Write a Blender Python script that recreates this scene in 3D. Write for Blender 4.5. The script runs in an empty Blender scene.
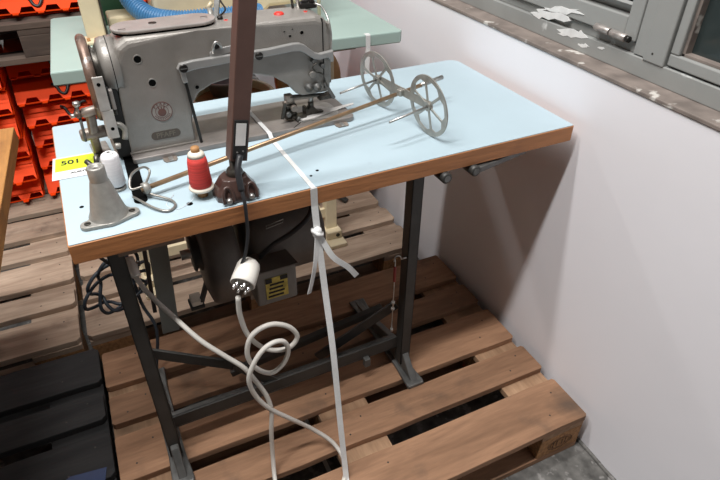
import bpy, bmesh, math, random
from mathutils import Vector, Matrix, Euler
random.seed(7)
C = bpy.context.scene.collection
PI = math.pi
# ------------------------------------------------------------------ frames
YAW = .0158
TO = Vector((0, .2915, .893))            # front right top corner of the table
def TW(p):
    c, s = math.cos(YAW), math.sin(YAW)
    return TO + Vector((p[0]*c - p[1]*s, p[0]*s + p[1]*c, p[2]))
# ------------------------------------------------------------------ materials
MATS = {}
def newmat(name):
    m = bpy.data.materials.new(name); m.use_nodes = True
    MATS[name] = m
    nt = m.node_tree
    return m, nt, nt.nodes['Principled BSDF']
def N(nt, t, **kw):
    n = nt.nodes.new(t)
    for k, v in kw.items(): setattr(n, k, v)
    return n
def mat(name, col, rough=.5, metal=0., var=.12, scale=30., bump=0., bscale=200., stretch=None, spots=None, spotscale=8., spotamt=.62, coat=0., randobj=0., alpha=None):
    m, nt, b = newmat(name)
    tc = N(nt, 'ShaderNodeTexCoord'); mp = N(nt, 'ShaderNodeMapping')
    nt.links.new(tc.outputs['Object'], mp.inputs['Vector'])
    if stretch: mp.inputs['Scale'].default_value = stretch
    nz = N(nt, 'ShaderNodeTexNoise'); nz.inputs['Scale'].default_value = scale; nz.inputs['Detail'].default_value = 5
    nt.links.new(mp.outputs[0], nz.inputs['Vector'])
    r = N(nt, 'ShaderNodeValToRGB')
    r.color_ramp.elements[0].position = .3; r.color_ramp.elements[1].position = .7
    r.color_ramp.elements[0].color = [c*(1-var) for c in col] + [1]
    r.color_ramp.elements[1].color = [min(1, c*(1+var)) for c in col] + [1]
    nt.links.new(nz.outputs['Fac'], r.inputs[0])
    out = r.outputs[0]
    if spots:
        n2 = N(nt, 'ShaderNodeTexNoise'); n2.inputs['Scale'].default_value = spotscale; n2.inputs['Detail'].default_value = 8
        nt.links.new(tc.outputs['Object'], n2.inputs['Vector'])
        r2 = N(nt, 'ShaderNodeValToRGB'); r2.color_ramp.elements[0].position = spotamt; r2.color_ramp.elements[1].position = spotamt + .06
        nt.links.new(n2.outputs['Fac'], r2.inputs[0])
        mx = N(nt, 'ShaderNodeMix', data_type='RGBA')
        nt.links.new(r2.outputs[0], mx.inputs[0]); nt.links.new(out, mx.inputs[6]); mx.inputs[7].default_value = list(spots) + [1]
        out = mx.outputs[2]
    if randobj:
        oi = N(nt, 'ShaderNodeObjectInfo'); mr = N(nt, 'ShaderNodeMapRange')
        mr.inputs['To Min'].default_value = 1-randobj; mr.inputs['To Max'].default_value = 1+randobj
        nt.links.new(oi.outputs['Random'], mr.inputs['Value'])
        vm = N(nt, 'ShaderNodeVectorMath', operation='SCALE')
        nt.links.new(out, vm.inputs[0]); nt.links.new(mr.outputs[0], vm.inputs['Scale']); out = vm.outputs[0]
    nt.links.new(out, b.inputs['Base Color'])
    b.inputs['Roughness'].default_value = rough; b.inputs['Metallic'].default_value = metal
    b.inputs['Coat Weight'].default_value = coat
    if bump:
        n3 = N(nt, 'ShaderNodeTexNoise'); n3.inputs['Scale'].default_value = bscale; n3.inputs['Detail'].default_value = 4
        nt.links.new(mp.outputs[0], n3.inputs['Vector'])
        bp = N(nt, 'ShaderNodeBump'); bp.inputs['Strength'].default_value = bump; bp.inputs['Distance'].default_value = .002
        nt.links.new(n3.outputs['Fac'], bp.inputs['Height']); nt.links.new(bp.outputs[0], b.inputs['Normal'])
    return m
def wood(name, c1, c2, rough=.75, dark=(.06,.04,.03), randobj=.18, axis=0, bump=.35):
    """grain runs along the given axis; broad streaks, fine lines, a few knots and grime blots"""
    m, nt, b = newmat(name)
    tc = N(nt, 'ShaderNodeTexCoord'); oi = N(nt, 'ShaderNodeObjectInfo')
    ad = N(nt, 'ShaderNodeVectorMath', operation='ADD')
    sc = N(nt, 'ShaderNodeVectorMath', operation='SCALE'); sc.inputs['Scale'].default_value = 13
    cb = N(nt, 'ShaderNodeCombineXYZ')
    for i in range(3): nt.links.new(oi.outputs['Random'], cb.inputs[i])
    nt.links.new(cb.outputs[0], sc.inputs[0]); nt.links.new(tc.outputs['Object'], ad.inputs[0]); nt.links.new(sc.outputs[0], ad.inputs[1])
    mp = N(nt, 'ShaderNodeMapping'); s = [9., 9., 9.]; s[axis] = 1.1; mp.inputs['Scale'].default_value = s
    nt.links.new(ad.outputs[0], mp.inputs['Vector'])
    nz = N(nt, 'ShaderNodeTexNoise'); nz.inputs['Scale'].default_value = 2.2; nz.inputs['Detail'].default_value = 7; nz.inputs['Distortion'].default_value = .8
    nt.links.new(mp.outputs[0], nz.inputs['Vector'])
    r = N(nt, 'ShaderNodeValToRGB'); r.color_ramp.elements[0].position = .33; r.color_ramp.elements[1].position = .68
    r.color_ramp.elements[0].color = list(c2)+[1]; r.color_ramp.elements[1].color = list(c1)+[1]
    nt.links.new(nz.outputs['Fac'], r.inputs[0])
    fl = N(nt, 'ShaderNodeTexNoise'); fl.inputs['Scale'].default_value = 14; fl.inputs['Detail'].default_value = 3
    nt.links.new(mp.outputs[0], fl.inputs['Vector'])
    mr = N(nt, 'ShaderNodeMapRange'); mr.inputs['To Min'].default_value = .72; mr.inputs['To Max'].default_value = 1.25
    nt.links.new(fl.outputs['Fac'], mr.inputs['Value'])
    vm = N(nt, 'ShaderNodeVectorMath', operation='SCALE'); nt.links.new(r.outputs[0], vm.inputs[0]); nt.links.new(mr.outputs[0], vm.inputs['Scale'])
    # grime blots
    gb = N(nt, 'ShaderNodeTexNoise'); gb.inputs['Scale'].default_value = 7; gb.inputs['Detail'].default_value = 6
    nt.links.new(ad.outputs[0], gb.inputs['Vector'])
    r2 = N(nt, 'ShaderNodeValToRGB'); r2.color_ramp.elements[0].position = .58; r2.color_ramp.elements[1].position = .78
    nt.links.new(gb.outputs['Fac'], r2.inputs[0])
    mx = N(nt, 'ShaderNodeMix', data_type='RGBA'); nt.links.new(r2.outputs[0], mx.inputs[0]); nt.links.new(vm.outputs[0], mx.inputs[6]); mx.inputs[7].default_value = list(dark)+[1]
    rr = N(nt, 'ShaderNodeMapRange'); rr.inputs['To Min'].default_value = 1-randobj; rr.inputs['To Max'].default_value = 1+randobj
    nt.links.new(oi.outputs['Random'], rr.inputs['Value'])
    v2 = N(nt, 'ShaderNodeVectorMath', operation='SCALE'); nt.links.new(mx.outputs[2], v2.inputs[0]); nt.links.new(rr.outputs[0], v2.inputs['Scale'])
    nt.links.new(v2.outputs[0], b.inputs['Base Color']); b.inputs['Roughness'].default_value = rough
    bp = N(nt, 'ShaderNodeBump'); bp.inputs['Strength'].default_value = bump; bp.inputs['Distance'].default_value = .003
    nt.links.new(fl.outputs['Fac'], bp.inputs['Height']); nt.links.new(bp.outputs[0], b.inputs['Normal'])
    return m
M = {}
M['pallet'] = wood('pallet_wood', (.36,.20,.115), (.215,.115,.064), .85, (.10,.065,.045))
M['palletb'] = wood('pallet_wood_across', (.40,.25,.15), (.26,.15,.085), .85, (.16,.10,.06), axis=1)
M['chip'] = mat('pressed_chip_block', (.34,.17,.07), .85, var=.35, scale=90, bump=.5, bscale=150)
M['backpallet'] = wood('weathered_pallet_wood', (.48,.36,.27), (.30,.21,.15), .88, (.12,.08,.06))
M['darkpallet'] = wood('dark_pallet_wood', (.028,.027,.027), (.014,.014,.015), .85, (.01,.01,.01))
M['dustpallet'] = wood('dusty_brown_pallet_wood', (.12,.085,.065), (.07,.05,.04), .88, (.05,.035,.03))
M['nail'] = mat('nail_steel', (.06,.05,.045), .5, .6)
M['stamp'] = mat('burnt_stamp', (.10,.05,.025), .9)
M['wall'] = mat('white_wall_paint', (.83,.815,.85), .85, var=.015, scale=3, bump=.25, bscale=14, spots=(.45,.42,.40), spotscale=32, spotamt=.80)
M['floor'] = mat('concrete_floor', (.125,.120,.112), .85, var=.55, scale=22, bump=.5, bscale=60, spots=(.24,.23,.22), spotscale=30, spotamt=.56)
M['laminate'] = mat('pale_blue_laminate', (.405,.51,.565), .38, var=.035, scale=6, spots=(.37,.46,.52), spotscale=18, spotamt=.72)
M['edge'] = wood('oiled_wood_edge', (.47,.20,.075), (.38,.15,.052), .5, (.26,.10,.04), .03)
M['under'] = mat('raw_underside_board', (.20,.14,.10), .85)
M['iron'] = mat('dark_painted_iron', (.045,.044,.041), .5, .2, var=.3, scale=12, bump=.2, bscale=90)
M['irong'] = mat('worn_grey_iron', (.13,.13,.125), .45, .35, var=.35, scale=20, bump=.2)
M['bar'] = mat('grey_green_bar_paint', (.20,.225,.215), .5, .1, var=.1, scale=9)
M['machine'] = mat('hammered_grey_enamel', (.262,.244,.222), .33, .25, var=.10, scale=25, bump=.35, bscale=420, coat=.25)
M['machtop'] = mat('worn_grey_cover_enamel', (.35,.32,.30), .3, .35, var=.12, scale=30, bump=.2, bscale=400)
M['lever'] = mat('light_grey_lever_enamel', (.33,.325,.315), .3, .35, var=.06)
M['bed'] = mat('worn_bed_enamel', (.26,.235,.22), .35, .35, var=.22, scale=18, bump=.15)
M['rust'] = mat('rubbed_brown_rim', (.20,.135,.105), .38, .5, var=.45, scale=45, spots=(.42,.40,.38), spotscale=40, spotamt=.6)
M['cast'] = mat('brown_grey_casting', (.28,.235,.20), .4, .4, var=.25, scale=50)
M['steel'] = mat('dull_steel', (.46,.45,.43), .33, .8, var=.2, scale=60)
M['steelp'] = mat('pale_steel', (.58,.56,.53), .4, .55, var=.1, scale=60)
M['zinc'] = mat('zinc_grey_casting', (.30,.29,.265), .42, .35, var=.12, scale=80, bump=.25, bscale=300)
M['wheelgrey'] = mat('grey_wheel_metal', (.36,.345,.31), .35, .55, var=.15, scale=50)
M['wire'] = mat('grey_steel_wire', (.34,.32,.29), .35, .7)
M['brass'] = mat('brown_coppery_rod', (.36,.235,.14), .35, .6, var=.2, scale=40)
M['bolt'] = mat('black_oxide_screw', (.03,.028,.026), .35, .6)
M['dark'] = mat('oily_dark_steel', (.075,.068,.058), .35, .6, var=.4, scale=120)
M['hole'] = mat('dark_void', (.004,.004,.004), 1.)
M['hole'].node_tree.nodes['Principled BSDF'].inputs['Specular IOR Level'].default_value = .05
M['gapfill'] = mat('gap_shade_black', (.010,.010,.010), .75)
M['tubc'] = mat('lit_tub_cream', (.86,.76,.50), .4)  # cream lightened to stand in for light missing under the mint table
M['black'] = mat('black_plastic', (.018,.018,.018), .45)
M['rubber'] = mat('black_rubber_cable', (.02,.021,.024), .45)
M['bluecab'] = mat('blue_black_cable', (.032,.042,.055), .45)
M['redp'] = mat('red_plastic_plug', (.62,.03,.02), .4)
M['lampb'] = mat('brown_lamp_enamel', (.105,.058,.047), .45, var=.08)
M['lampc'] = mat('chestnut_bracket_enamel', (.06,.033,.027), .28, var=.3, scale=40, coat=.4)
M['white'] = mat('white_label', (.74,.74,.73), .6)
M['paper'] = mat('white_paper', (.68,.68,.68), .7, var=.02)
M['yellow'] = mat('neon_yellow_print', (.56,.66,.02), .7, var=.02)
M['ink'] = mat('black_ink', (.01,.01,.01), .7)
M['redt'] = mat('red_thread', (.62,.045,.035), .65, var=.2, scale=14, stretch=(1,1,40), bump=.6, bscale=60)
M['whitet'] = mat('white_thread', (.78,.77,.79), .7, var=.06, scale=14, stretch=(1,1,40), bump=.6, bscale=60)
M['cream'] = mat('cream_plastic', (.74,.68,.58), .5)
M['cork'] = mat('brown_wood_core', (.38,.19,.07), .7, var=.2, scale=90)
M['strap'] = mat('white_cotton_tape', (.70,.70,.69), .8, var=.05, scale=200, bump=.3, bscale=900)
M['cable'] = mat('white_rubber_cable', (.62,.59,.54), .5, var=.06, scale=12)
M['plug'] = mat('ivory_plug', (.74,.71,.65), .35, var=.04, coat=.3)
M['chrome'] = mat('nickel_pins', (.75,.74,.72), .15, .95)
M['motor'] = mat('dusty_motor_enamel', (.12,.105,.092), .5, .2, var=.22, scale=18, bump=.2)
M['motorl'] = mat('grey_terminal_box', (.19,.18,.165), .5, .2, var=.15, scale=18)
M['plate'] = mat('yellow_brass_plate', (.50,.40,.09), .45, .3, var=.3, scale=60)
M['mint'] = mat('mint_laminate', (.36,.47,.43), .42, var=.04, scale=8)
M['creamp'] = mat('cream_machine_enamel', (.66,.56,.38), .4, var=.05, coat=.3)
M['hose'] = mat('blue_corrugated_pvc', (.05,.17,.34), .35, var=.1)
M['green'] = mat('dark_green_enamel', (.02,.07,.035), .5)
M['red'] = mat('orange_red_plastic', (.84,.058,.002), .6, var=.12, scale=6, randobj=.15)
M['red'].node_tree.nodes['Principled BSDF'].inputs['Specular IOR Level'].default_value = .2
M['brownseat'] = mat('brown_vinyl', (.36,.20,.08), .45, var=.2)
M['desk'] = wood('honey_brown_worktop', (.46,.22,.065), (.36,.165,.045), .5, (.20,.09,.03), .02, axis=1)
M['frame'] = mat('grey_window_paint', (.29,.295,.285), .45, var=.05, scale=5, bump=.15, bscale=40)
M['framep'] = mat('chipped_window_paint', (.28,.285,.275), .5, var=.08, scale=8, spots=(.78,.79,.78), spotscale=9, spotamt=.66)
M['ledge'] = mat('worn_brown_ledge', (.20,.165,.145), .8, var=.3, scale=18, bump=.5, bscale=50, spots=(.55,.52,.48), spotscale=22, spotamt=.62)
M['cloth'] = mat('white_cloth', (.70,.68,.66), .85, var=.06)
M['brassfit'] = mat('hinge_metal', (.36,.33,.31), .4, .5, var=.3, scale=60)
M['redsleeve'] = mat('dark_red_sleeve', (.26,.03,.025), .5)
M['emb'] = mat('maroon_print', (.13,.06,.05), .6)
M['embp'] = mat('worn_silver_print', (.29,.265,.24), .5)
M['embd'] = mat('badge_brown', (.085,.065,.05), .45)
M['gold'] = mat('badge_letters', (.17,.145,.115), .45, .3)
M['bluep'] = mat('blue_film', (.008,.025,.09), .5)
def glass():
    m, nt, b = newmat('dark_window_glass')
    b.inputs['Base Color'].default_value = (.03,.04,.04,1); b.inputs['Roughness'].default_value = .08; b.inputs['Specular IOR Level'].default_value = .6
    return m
M['glass'] = glass()
# ------------------------------------------------------------------ mesh builder
def smoothpath(pts, n=8):
    P = [Vector(p) for p in pts]
    if len(P) < 3: return P
    out = []
    Q = [P[0]*2-P[1]] + P + [P[-1]*2-P[-2]]
    for i in range(1, len(Q)-2):
        a, b, c, d = Q[i-1:i+3]
        for k in range(n):
            t = k/n
            out.append(.5*((2*b) + (c-a)*t + (2*a-5*b+4*c-d)*t*t + (3*b-a-3*c+d)*t**3))
    out.append(P[-1]); return out
class MB:
    def __init__(s): s.bm = bmesh.new(); s.mats = []
    def _mi(s, m):
        if m not in s.mats: s.mats.append(m)
        return s.mats.index(m)
    def _merge(s, bm, m, smooth=False):
        i = s._mi(m)
        bmesh.ops.recalc_face_normals(bm, faces=bm.faces)
        vm = {v: s.bm.verts.new(v.co) for v in bm.verts}
        for f in bm.faces:
            try: g = s.bm.faces.new([vm[v] for v in f.verts])
            except ValueError: continue
            g.material_index = i; g.smooth = smooth
        bm.free(); return s
    def box(s, a, b, m, bev=0., rot=None, seg=2, smooth=False):
        """box from corner a to corner b, optional euler rotation about its centre"""
        a, b = Vector(a), Vector(b); c = (a+b)/2; d = b-a
        bm = bmesh.new(); bmesh.ops.create_cube(bm, size=1)
        for v in bm.verts: v.co = Vector((v.co.x*abs(d.x), v.co.y*abs(d.y), v.co.z*abs(d.z)))
        if bev: bmesh.ops.bevel(bm, geom=bm.edges[:], offset=bev, segments=seg, affect='EDGES', profile=.5)
        R = Euler(rot).to_matrix() if rot else Matrix.Identity(3)
        for v in bm.verts: v.co = R @ v.co + c
        return s._merge(bm, m, smooth)
    def beam(s, p, q, w, h, m, bev=0., up=(0,0,1)):
        """rectangular bar from p to q: w across, h along up"""
        p, q = Vector(p), Vector(q); x = (q-p); L = x.length; x.normalize()
        y = Vector(up).cross(x); y.normalize(); z = x.cross(y)
        bm = bmesh.new(); bmesh.ops.create_cube(bm, size=1)
        for v in bm.verts: v.co = Vector((v.co.x*L, v.co.y*w, v.co.z*h))
        if bev: bmesh.ops.bevel(bm, geom=bm.edges[:], offset=bev, segments=2, affect='EDGES', profile=.5)
        c = (p+q)/2
        for v in bm.verts: v.co = c + x*v.co.x + y*v.co.y + z*v.co.z
        return s._merge(bm, m)
    def prism(s, poly, ax, lo, hi, m, bev=0., seg=2, smooth=False, bevsel=None):
        """polygon in the plane normal to axis ax ('x','y','z'), extruded lo..hi"""
        def mk(p, t):
            return {'x': (t, p[0], p[1]), 'y': (p[0], t, p[1]), 'z': (p[0], p[1], t)}[ax]
        bm = bmesh.new()
        v0 = [bm.verts.new(mk(p, lo)) for p in poly]; v1 = [bm.verts.new(mk(p, hi)) for p in poly]
        n = len(poly)
        f0 = bm.faces.new(v0); f1 = bm.faces.new(v1[::-1])
        for i in range(n): bm.faces.new([v0[i], v1[i], v1[(i+1) % n], v0[(i+1) % n]])
        bmesh.ops.recalc_face_normals(bm, faces=bm.faces)
        if bev:
            ed = list(set(list(f0.edges)+list(f1.edges))) if bevsel is None else [e for e in bm.edges if bevsel(e)]
            bmesh.ops.bevel(bm, geom=ed, offset=bev, segments=seg, affect='EDGES', profile=.5)
        return s._merge(bm, m, smooth)
    def tube(s, pts, r, m, n=10, closed=False, r2=None, smoothn=0, flat=None):
        P = smoothpath(pts, smoothn) if smoothn else [Vector(p) for p in pts]
        k = len(P); bm = bmesh.new(); rings = []; nrm = None
        for i, p in enumerate(P):
            t = (P[(i+1) % k]-P[i-1]) if closed else (P[min(i+1, k-1)]-P[max(i-1, 0)])
            t.normalize()
            if nrm is None:
                nrm = t.cross(Vector((0,0,1)))
                if nrm.length < .1: nrm = t.cross(Vector((1,0,0)))
                nrm.normalize()
            else:
                nrm = (nrm - t*nrm.dot(t)); nrm.normalize()
            b = t.cross(nrm)
            rr = r(i/(k-1)) if callable(r) else (r if r2 is None else r + (r2-r)*i/(k-1))
            rings.append([bm.verts.new(p + (nrm*math.cos(2*PI*j/n) + b*math.sin(2*PI*j/n))*rr) for j in range(n)])
        for i in range(k if closed else k-1):
            a, b = rings[i], rings[(i+1) % k]
            for j in range(n): bm.faces.new([a[j], a[(j+1) % n], b[(j+1) % n], b[j]])
        if not closed:
            bm.faces.new(rings[0][::-1]); bm.faces.new(rings[-1])
        return s._merge(bm, m, True)
    def cyl(s, p, q, r, m, n=24, r2=None, bev=0.):
        p, q = Vector(p), Vector(q); L = (q-p).length
        prof = [(0, 0), (r-bev, 0), (r, bev), ((r2 or r), L-bev), ((r2 or r)-bev, L), (0, L)] if bev else [(0,0),(r,0),(r2 or r, L),(0,L)]
        return s.lathe(prof, p, q-p, m, n, sharp=True)
    def lathe(s, prof, origin, axis, m, n=24, sharp=False):
        o = Vector(origin); R = Vector((0,0,1)).rotation_difference(Vector(axis).normalized()).to_matrix()
        i0 = s._mi(m); rings = []
        for r, z in prof:
            if r < 1e-6: rings.append([s.bm.verts.new(o + R @ Vector((0,0,z)))])
            else: rings.append([s.bm.verts.new(o + R @ Vector((r*math.cos(2*PI*j/n), r*math.sin(2*PI*j/n), z))) for j in range(n)])
        for k in range(len(rings)-1):
            a, b = rings[k], rings[k+1]
            for j in range(n):
                vs = [a[0], b[(j+1) % n], b[j]] if len(a) == 1 and len(b) > 1 else ([a[j], a[(j+1) % n], b[0]] if len(b) == 1 and len(a) > 1 else ([a[j], a[(j+1) % n], b[(j+1) % n], b[j]] if len(a) > 1 else None))
                if vs:
                    f = s.bm.faces.new(vs); f.material_index = i0
                    f.smooth = not (sharp and abs(prof[k][1]-prof[k+1][1]) < 1e-6)
        return s
    def ribbon(s, pts, w, th, m, wdir, smoothn=0):
        """flat tape along pts; wdir = width direction (vector or list)"""
        P = smoothpath(pts, smoothn) if smoothn else [Vector(p) for p in pts]
        bm = bmesh.new(); rings = []; k = len(P)
        for i, p in enumerate(P):
            t = (P[min(i+1, k-1)]-P[max(i-1, 0)]).normalized()
            wd = Vector(wdir(i/(k-1)) if callable(wdir) else wdir); wd = (wd - t*wd.dot(t)).normalized()
            ww = w(i/(k-1)) if callable(w) else w
            nn = t.cross(wd)
            rings.append([bm.verts.new(p + wd*a*ww/2 + nn*b*th/2) for a, b in ((-1,-1),(1,-1),(1,1),(-1,1))])
        for i in range(k-1):
            for j in range(4): bm.faces.new([rings[i][j], rings[i][(j+1)%4], rings[i+1][(j+1)%4], rings[i+1][j]])
        bm.faces.new(rings[0][::-1]); bm.faces.new(rings[-1])
        return s._merge(bm, m, False)
    def add_text(s, txt, m, size, mtx, depth=.0004, align='CENTER', bold=0.):
        cu = bpy.data.curves.new('t', 'FONT'); cu.body = txt; cu.size = size; cu.extrude = depth; cu.align_x = align; cu.align_y = 'CENTER'; cu.offset = bold
        o = bpy.data.objects.new('t', cu); C.objects.link(o)
        dg = bpy.context.evaluated_depsgraph_get(); me = bpy.data.meshes.new_from_object(o.evaluated_get(dg))
        i0 = s._mi(m); base = len(s.bm.verts)
        vs = [s.bm.verts.new(mtx @ v.co) for v in me.vertices]
        for p in me.polygons:
            try: f = s.bm.faces.new([vs[i] for i in p.vertices]); f.material_index = i0
            except ValueError: pass
        bpy.data.objects.remove(o); bpy.data.curves.remove(cu); bpy.data.meshes.remove(me)
        return s
class Thing:
    def __init__(s, name, label, cat, base=(0,0,0), frame='T', group=None, kind=None):
        s.frame = frame; s.base = Vector(base)
        s.root = bpy.data.objects.new(name, None); C.objects.link(s.root)
        s.root.empty_display_size = .05
        s.root.location = TW(base) if frame == 'T' else base
        if frame == 'T': s.root.rotation_euler = (0, 0, YAW)
        if label: s.root['label'] = label
        if cat: s.root['category'] = cat
        if group: s.root['group'] = group
        if kind: s.root['kind'] = kind
    def part(s, name, mb, parent=None, label=None, kind=None):
        o = mk(name, mb, s.base); o.parent = parent or s.root
        if label: o['label'] = label
        if kind: o['kind'] = kind
        return o
def mk(name, mb, base=(0,0,0)):
    me = bpy.data.meshes.new(name)
    bmesh.ops.translate(mb.bm, verts=mb.bm.verts, vec=-Vector(base))
    mb.bm.to_mesh(me); mb.bm.free()
    for m in mb.mats: me.materials.append(m)
    o = bpy.data.objects.new(name, me); C.objects.link(o); return o
def single(name, mb, label, cat, base, frame='T', group=None):
    o = mk(name, mb, base); o.location = TW(base) if frame == 'T' else base
    if frame == 'T': o.rotation_euler = (0, 0, YAW)
    o['label'] = label; o['category'] = cat
    if group: o['group'] = group
    return o
def struct(name, mb):
    o = mk(name, mb); o['kind'] = 'structure'; return o
def circle(cx, cy, r, n=24, a0=0., a1=2*PI):
    return [(cx + r*math.cos(a0+(a1-a0)*i/n), cy + r*math.sin(a0+(a1-a0)*i/n)) for i in range(n)]
def stadium(x0, x1, y0, y1, n=10):
    r = (y1-y0)/2; cy = (y0+y1)/2
    return [(x1-r+r*math.cos(-PI/2+PI*i/n), cy+r*math.sin(-PI/2+PI*i/n)) for i in range(n+1)] + [(x0+r+r*math.cos(PI/2+PI*i/n), cy+r*math.sin(PI/2+PI*i/n)) for i in range(n+1)]
# ================================================================== SETTING
WX = .025
struct('floor', MB().box((-6,-3,-.1), (WX+.2,6,0), M['floor']))
wl = MB()
wl.box((WX,-3,-.02), (WX+.25,6,1.018), M['wall'])
wl.box((WX,2.2,1.018), (WX+.25,6,4.0), M['wall'])
wl.box((WX,-3,1.018), (WX+.25,-1.2,4.0), M['wall'])
wl.box((WX,-1.2,2.4), (WX+.25,2.2,4.0), M['wall'])
struct('wall_right', wl)
struct('wall_back', MB().box((-6,6,-.02), (WX+.25,6.2,4.0), M['wall']))
# crack filler along the wall foot
sk = MB()
random.seed(3)
pts = [(WX-.004+random.uniform(-.004,.003), y*.05-1.0, .002) for y in range(60)]
sk.tube(pts, .006, M['floor'], 6)
struct('trim_1', sk)
struct('trim_2', MB().box((WX-.003,-1.2,1.012), (.085,2.2,1.0215), M['ledge'], .002))
# window: frame stands behind the ledge at x = .08
win = Thing('window_1', None, None, (.08,-1.2,1.022), 'W', kind='structure')
FX = .08
win.part('bottom_rail', MB().box((FX,-1.2,1.0215), (FX+.06,2.2,1.062), M['framep'], .002))
chp = MB(); random.seed(31)
for y0_, z0_, ly, lz in ((.50,1.098,.085,.010),(.535,1.078,.075,.016),(.445,1.056,.06,.012),(.40,1.040,.02,.006),(.345,1.05,.012,.004)):
    n_ = 16
    chp.prism([(y0_+ly*math.cos(2*PI*i/n_)*random.uniform(.55,1.05), z0_-.28*ly*math.cos(2*PI*i/n_)*.5+lz*math.sin(2*PI*i/n_)*random.uniform(.4,1.1)) for i in range(n_)], 'x', FX-.0007, FX+.001 if z0_ < 1.06 else FX+.013, M['white'])
win.part('bare_patch', chp, label='chipped patches baring white filler')
win.part('rebate', MB().box((FX+.012,.235,1.062), (FX+.06,2.2,1.085), M['framep'], .002).box((FX+.02,-1.2,1.062), (FX+.06,.167,1.07), M['frame'], .001))
win.part('post', MB().box((FX-.003,.170,1.060), (FX+.06,.225,2.35), M['frame'], .003).box((FX+.003,.225,1.064), (FX+.06,.257,2.35), M['frame'], .002).cyl((FX-.0035,.203,1.080),(FX-.002,.203,1.080),.0025,M['nail'],10))
win.part('top_rail', MB().box((FX,-1.2,2.35), (FX+.06,2.2,2.4), M['frame'], .002))
# louvred shutter
sh = MB()
sy0, sy1, sz0, sz1 = .258, 1.05, 1.088, 2.33
sh.box((FX+.0,sy0,sz0),(FX+.035,sy0+.035,sz1),M['frame'],.003).box((FX+.0,sy1-.05,sz0),(FX+.035,sy1,sz1),M['frame'],.003)
sh.box((FX+.001,sy0+.035,sz0),(FX+.034,sy1-.05,sz0+.047),M['frame'],.003).box((FX+.001,sy0+.035,sz1-.05),(FX+.034,sy1-.05,sz1),M['frame'],.003)
shutter = win.part('louvred_shutter', sh)
lv = MB(); z = sz0+.06
while z < sz1-.06:
    lv.box((FX-.002,sy0+.03,z-.004),(FX+.036,sy1-.045,z+.004),M['frame'],.001,rot=(0,.75,0)); z += .034
win.part('louvres', lv, shutter)
sh2 = MB(); sh2.box((FX+.0,1.08,sz0),(FX+.035,1.13,sz1),M['frame'],.003).box((FX+.001,1.13,sz0),(FX+.034,2.18,sz0+.047),M['frame'],.003).box((FX+.02,1.12,sz0),(FX+.034,2.18,sz1),M['frame'])
win.part('shutter_leaf', sh2)
win.part('hinge', MB().cyl((FX-.006,.372,1.0935),(FX-.006,.327,1.0925),.0085,M['brassfit'],14,bev=.001).cyl((FX-.006,.323,1.0925),(FX-.006,.278,1.0915),.0085,M['brassfit'],14,bev=.001).cyl((FX-.006,.276,1.0915),(FX-.006,.268,1.0915),.007,M['bolt'],12), label='worn metal barrel hinge')
cs = MB()
cs.box((FX+.003,-1.15,1.066),(FX+.05,.167,1.091),M['frame'],.003).box((FX+.003,.146,1.091),(FX+.05,.167,2.34),M['frame'],.003)
cs.box((FX+.012,-1.13,1.091),(FX+.048,.146,1.097),M['ledge'],.001).box((FX+.012,.139,1.091),(FX+.048,.146,2.34),M['ledge'],.001)
cas = win.part('casement', cs)
win.part('pane', MB().box((FX+.030,-1.13,1.093),(FX+.034,.142,2.33),M['glass']), cas, label='dark dusty glass pane')
win.part('pane_behind_shutters', MB().box((FX+.05,.243,1.07),(FX+.056,2.2,2.35),M['glass']))
# ================================================================== PALLETS
def pallet(label, x1, y0, kind, z0=0., mats=None, seed=1, length=1.2, group='wooden pallets on the floor'):
    random.seed(seed)
    mt, mc, mk_ = mats
    t = Thing('pallet', label, 'pallet', (x1-length, y0, z0), 'W', group=group)
    X0 = x1-length
    for k, (a, b) in enumerate(((0,.1),(.35,.45),(.7,.8))):
        t.part('bottom_board', MB().box((X0,y0+a,z0),(x1,y0+b,z0+.022),mt,.002))
        for xa in (X0, X0+length/2-.0725, x1-.145):
            mb = MB().box((xa,y0+a,z0+.022),(xa+.145,y0+b,z0+.1),mk_,.003)
            t.part('block', mb)
    for xa in (X0, X0+length/2-.0725, x1-.145):
        t.part('cross_board', MB().box((xa,y0,z0+.1),(xa+.145,y0+.8,z0+.122),mc,.002))
    for (a, b) in ((0,.145),(.186,.286),(.327,.472),(.513,.613),(.655,.8)):
        e0, e1 = random.uniform(-.004,.002), random.uniform(-.003,.003)
        j = random.uniform(-.003,.003)
        bm = MB(); w = b-a; cr = .012 if kind != 'new' else .006
        poly = [(X0+e0+cr,y0+a+j),(x1+e1-cr,y0+a+j),(x1+e1,y0+a+j+cr),(x1+e1,y0+b+j-cr),(x1+e1-cr,y0+b+j),(X0+e0+cr,y0+b+j),(X0+e0,y0+b+j-cr),(X0+e0,y0+a+j+cr)]
        # break the long front and back edges slightly so they look worn
        def wob(p0, p1, n=14):
            return [(p0[0]+(p1[0]-p0[0])*i/n, p0[1]+(random.uniform(-.0018,.0018) if 0 < i < n else 0)) for i in range(n)]
        poly2 = wob(poly[0], poly[1]) + [poly[1], poly[2], poly[3]] + wob(poly[4], poly[5]) + [poly[5], poly[6], poly[7]]
        bm.prism(poly2, 'z', z0+.122, z0+.144, mt, .002)
        for cx in (X0+.0725, X0+length/2, x1-.0725):
            for dx, fy in ((-.03,.3),(.03,.72)):
                nx, ny = cx+dx+random.uniform(-.008,.008), y0+a+j+w*fy
                bm.cyl((nx,ny,z0+.1438),(nx,ny,z0+.1445),.0026,M['nail'],8)
        t.part('deck_board', bm)
    return t
pw = (M['pallet'], M['palletb'], M['chip'])
pb = (M['backpallet'], M['backpallet'], M['chip'])
pd2 = (M['dustpallet'],)*3
pd = (M['darkpallet'], M['darkpallet'], M['darkpallet'])
main = pallet('brown wooden pallet under the sewing machine stand, its corner against the white wall', 0, 0, 'new', mats=pw, seed=2)
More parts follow.
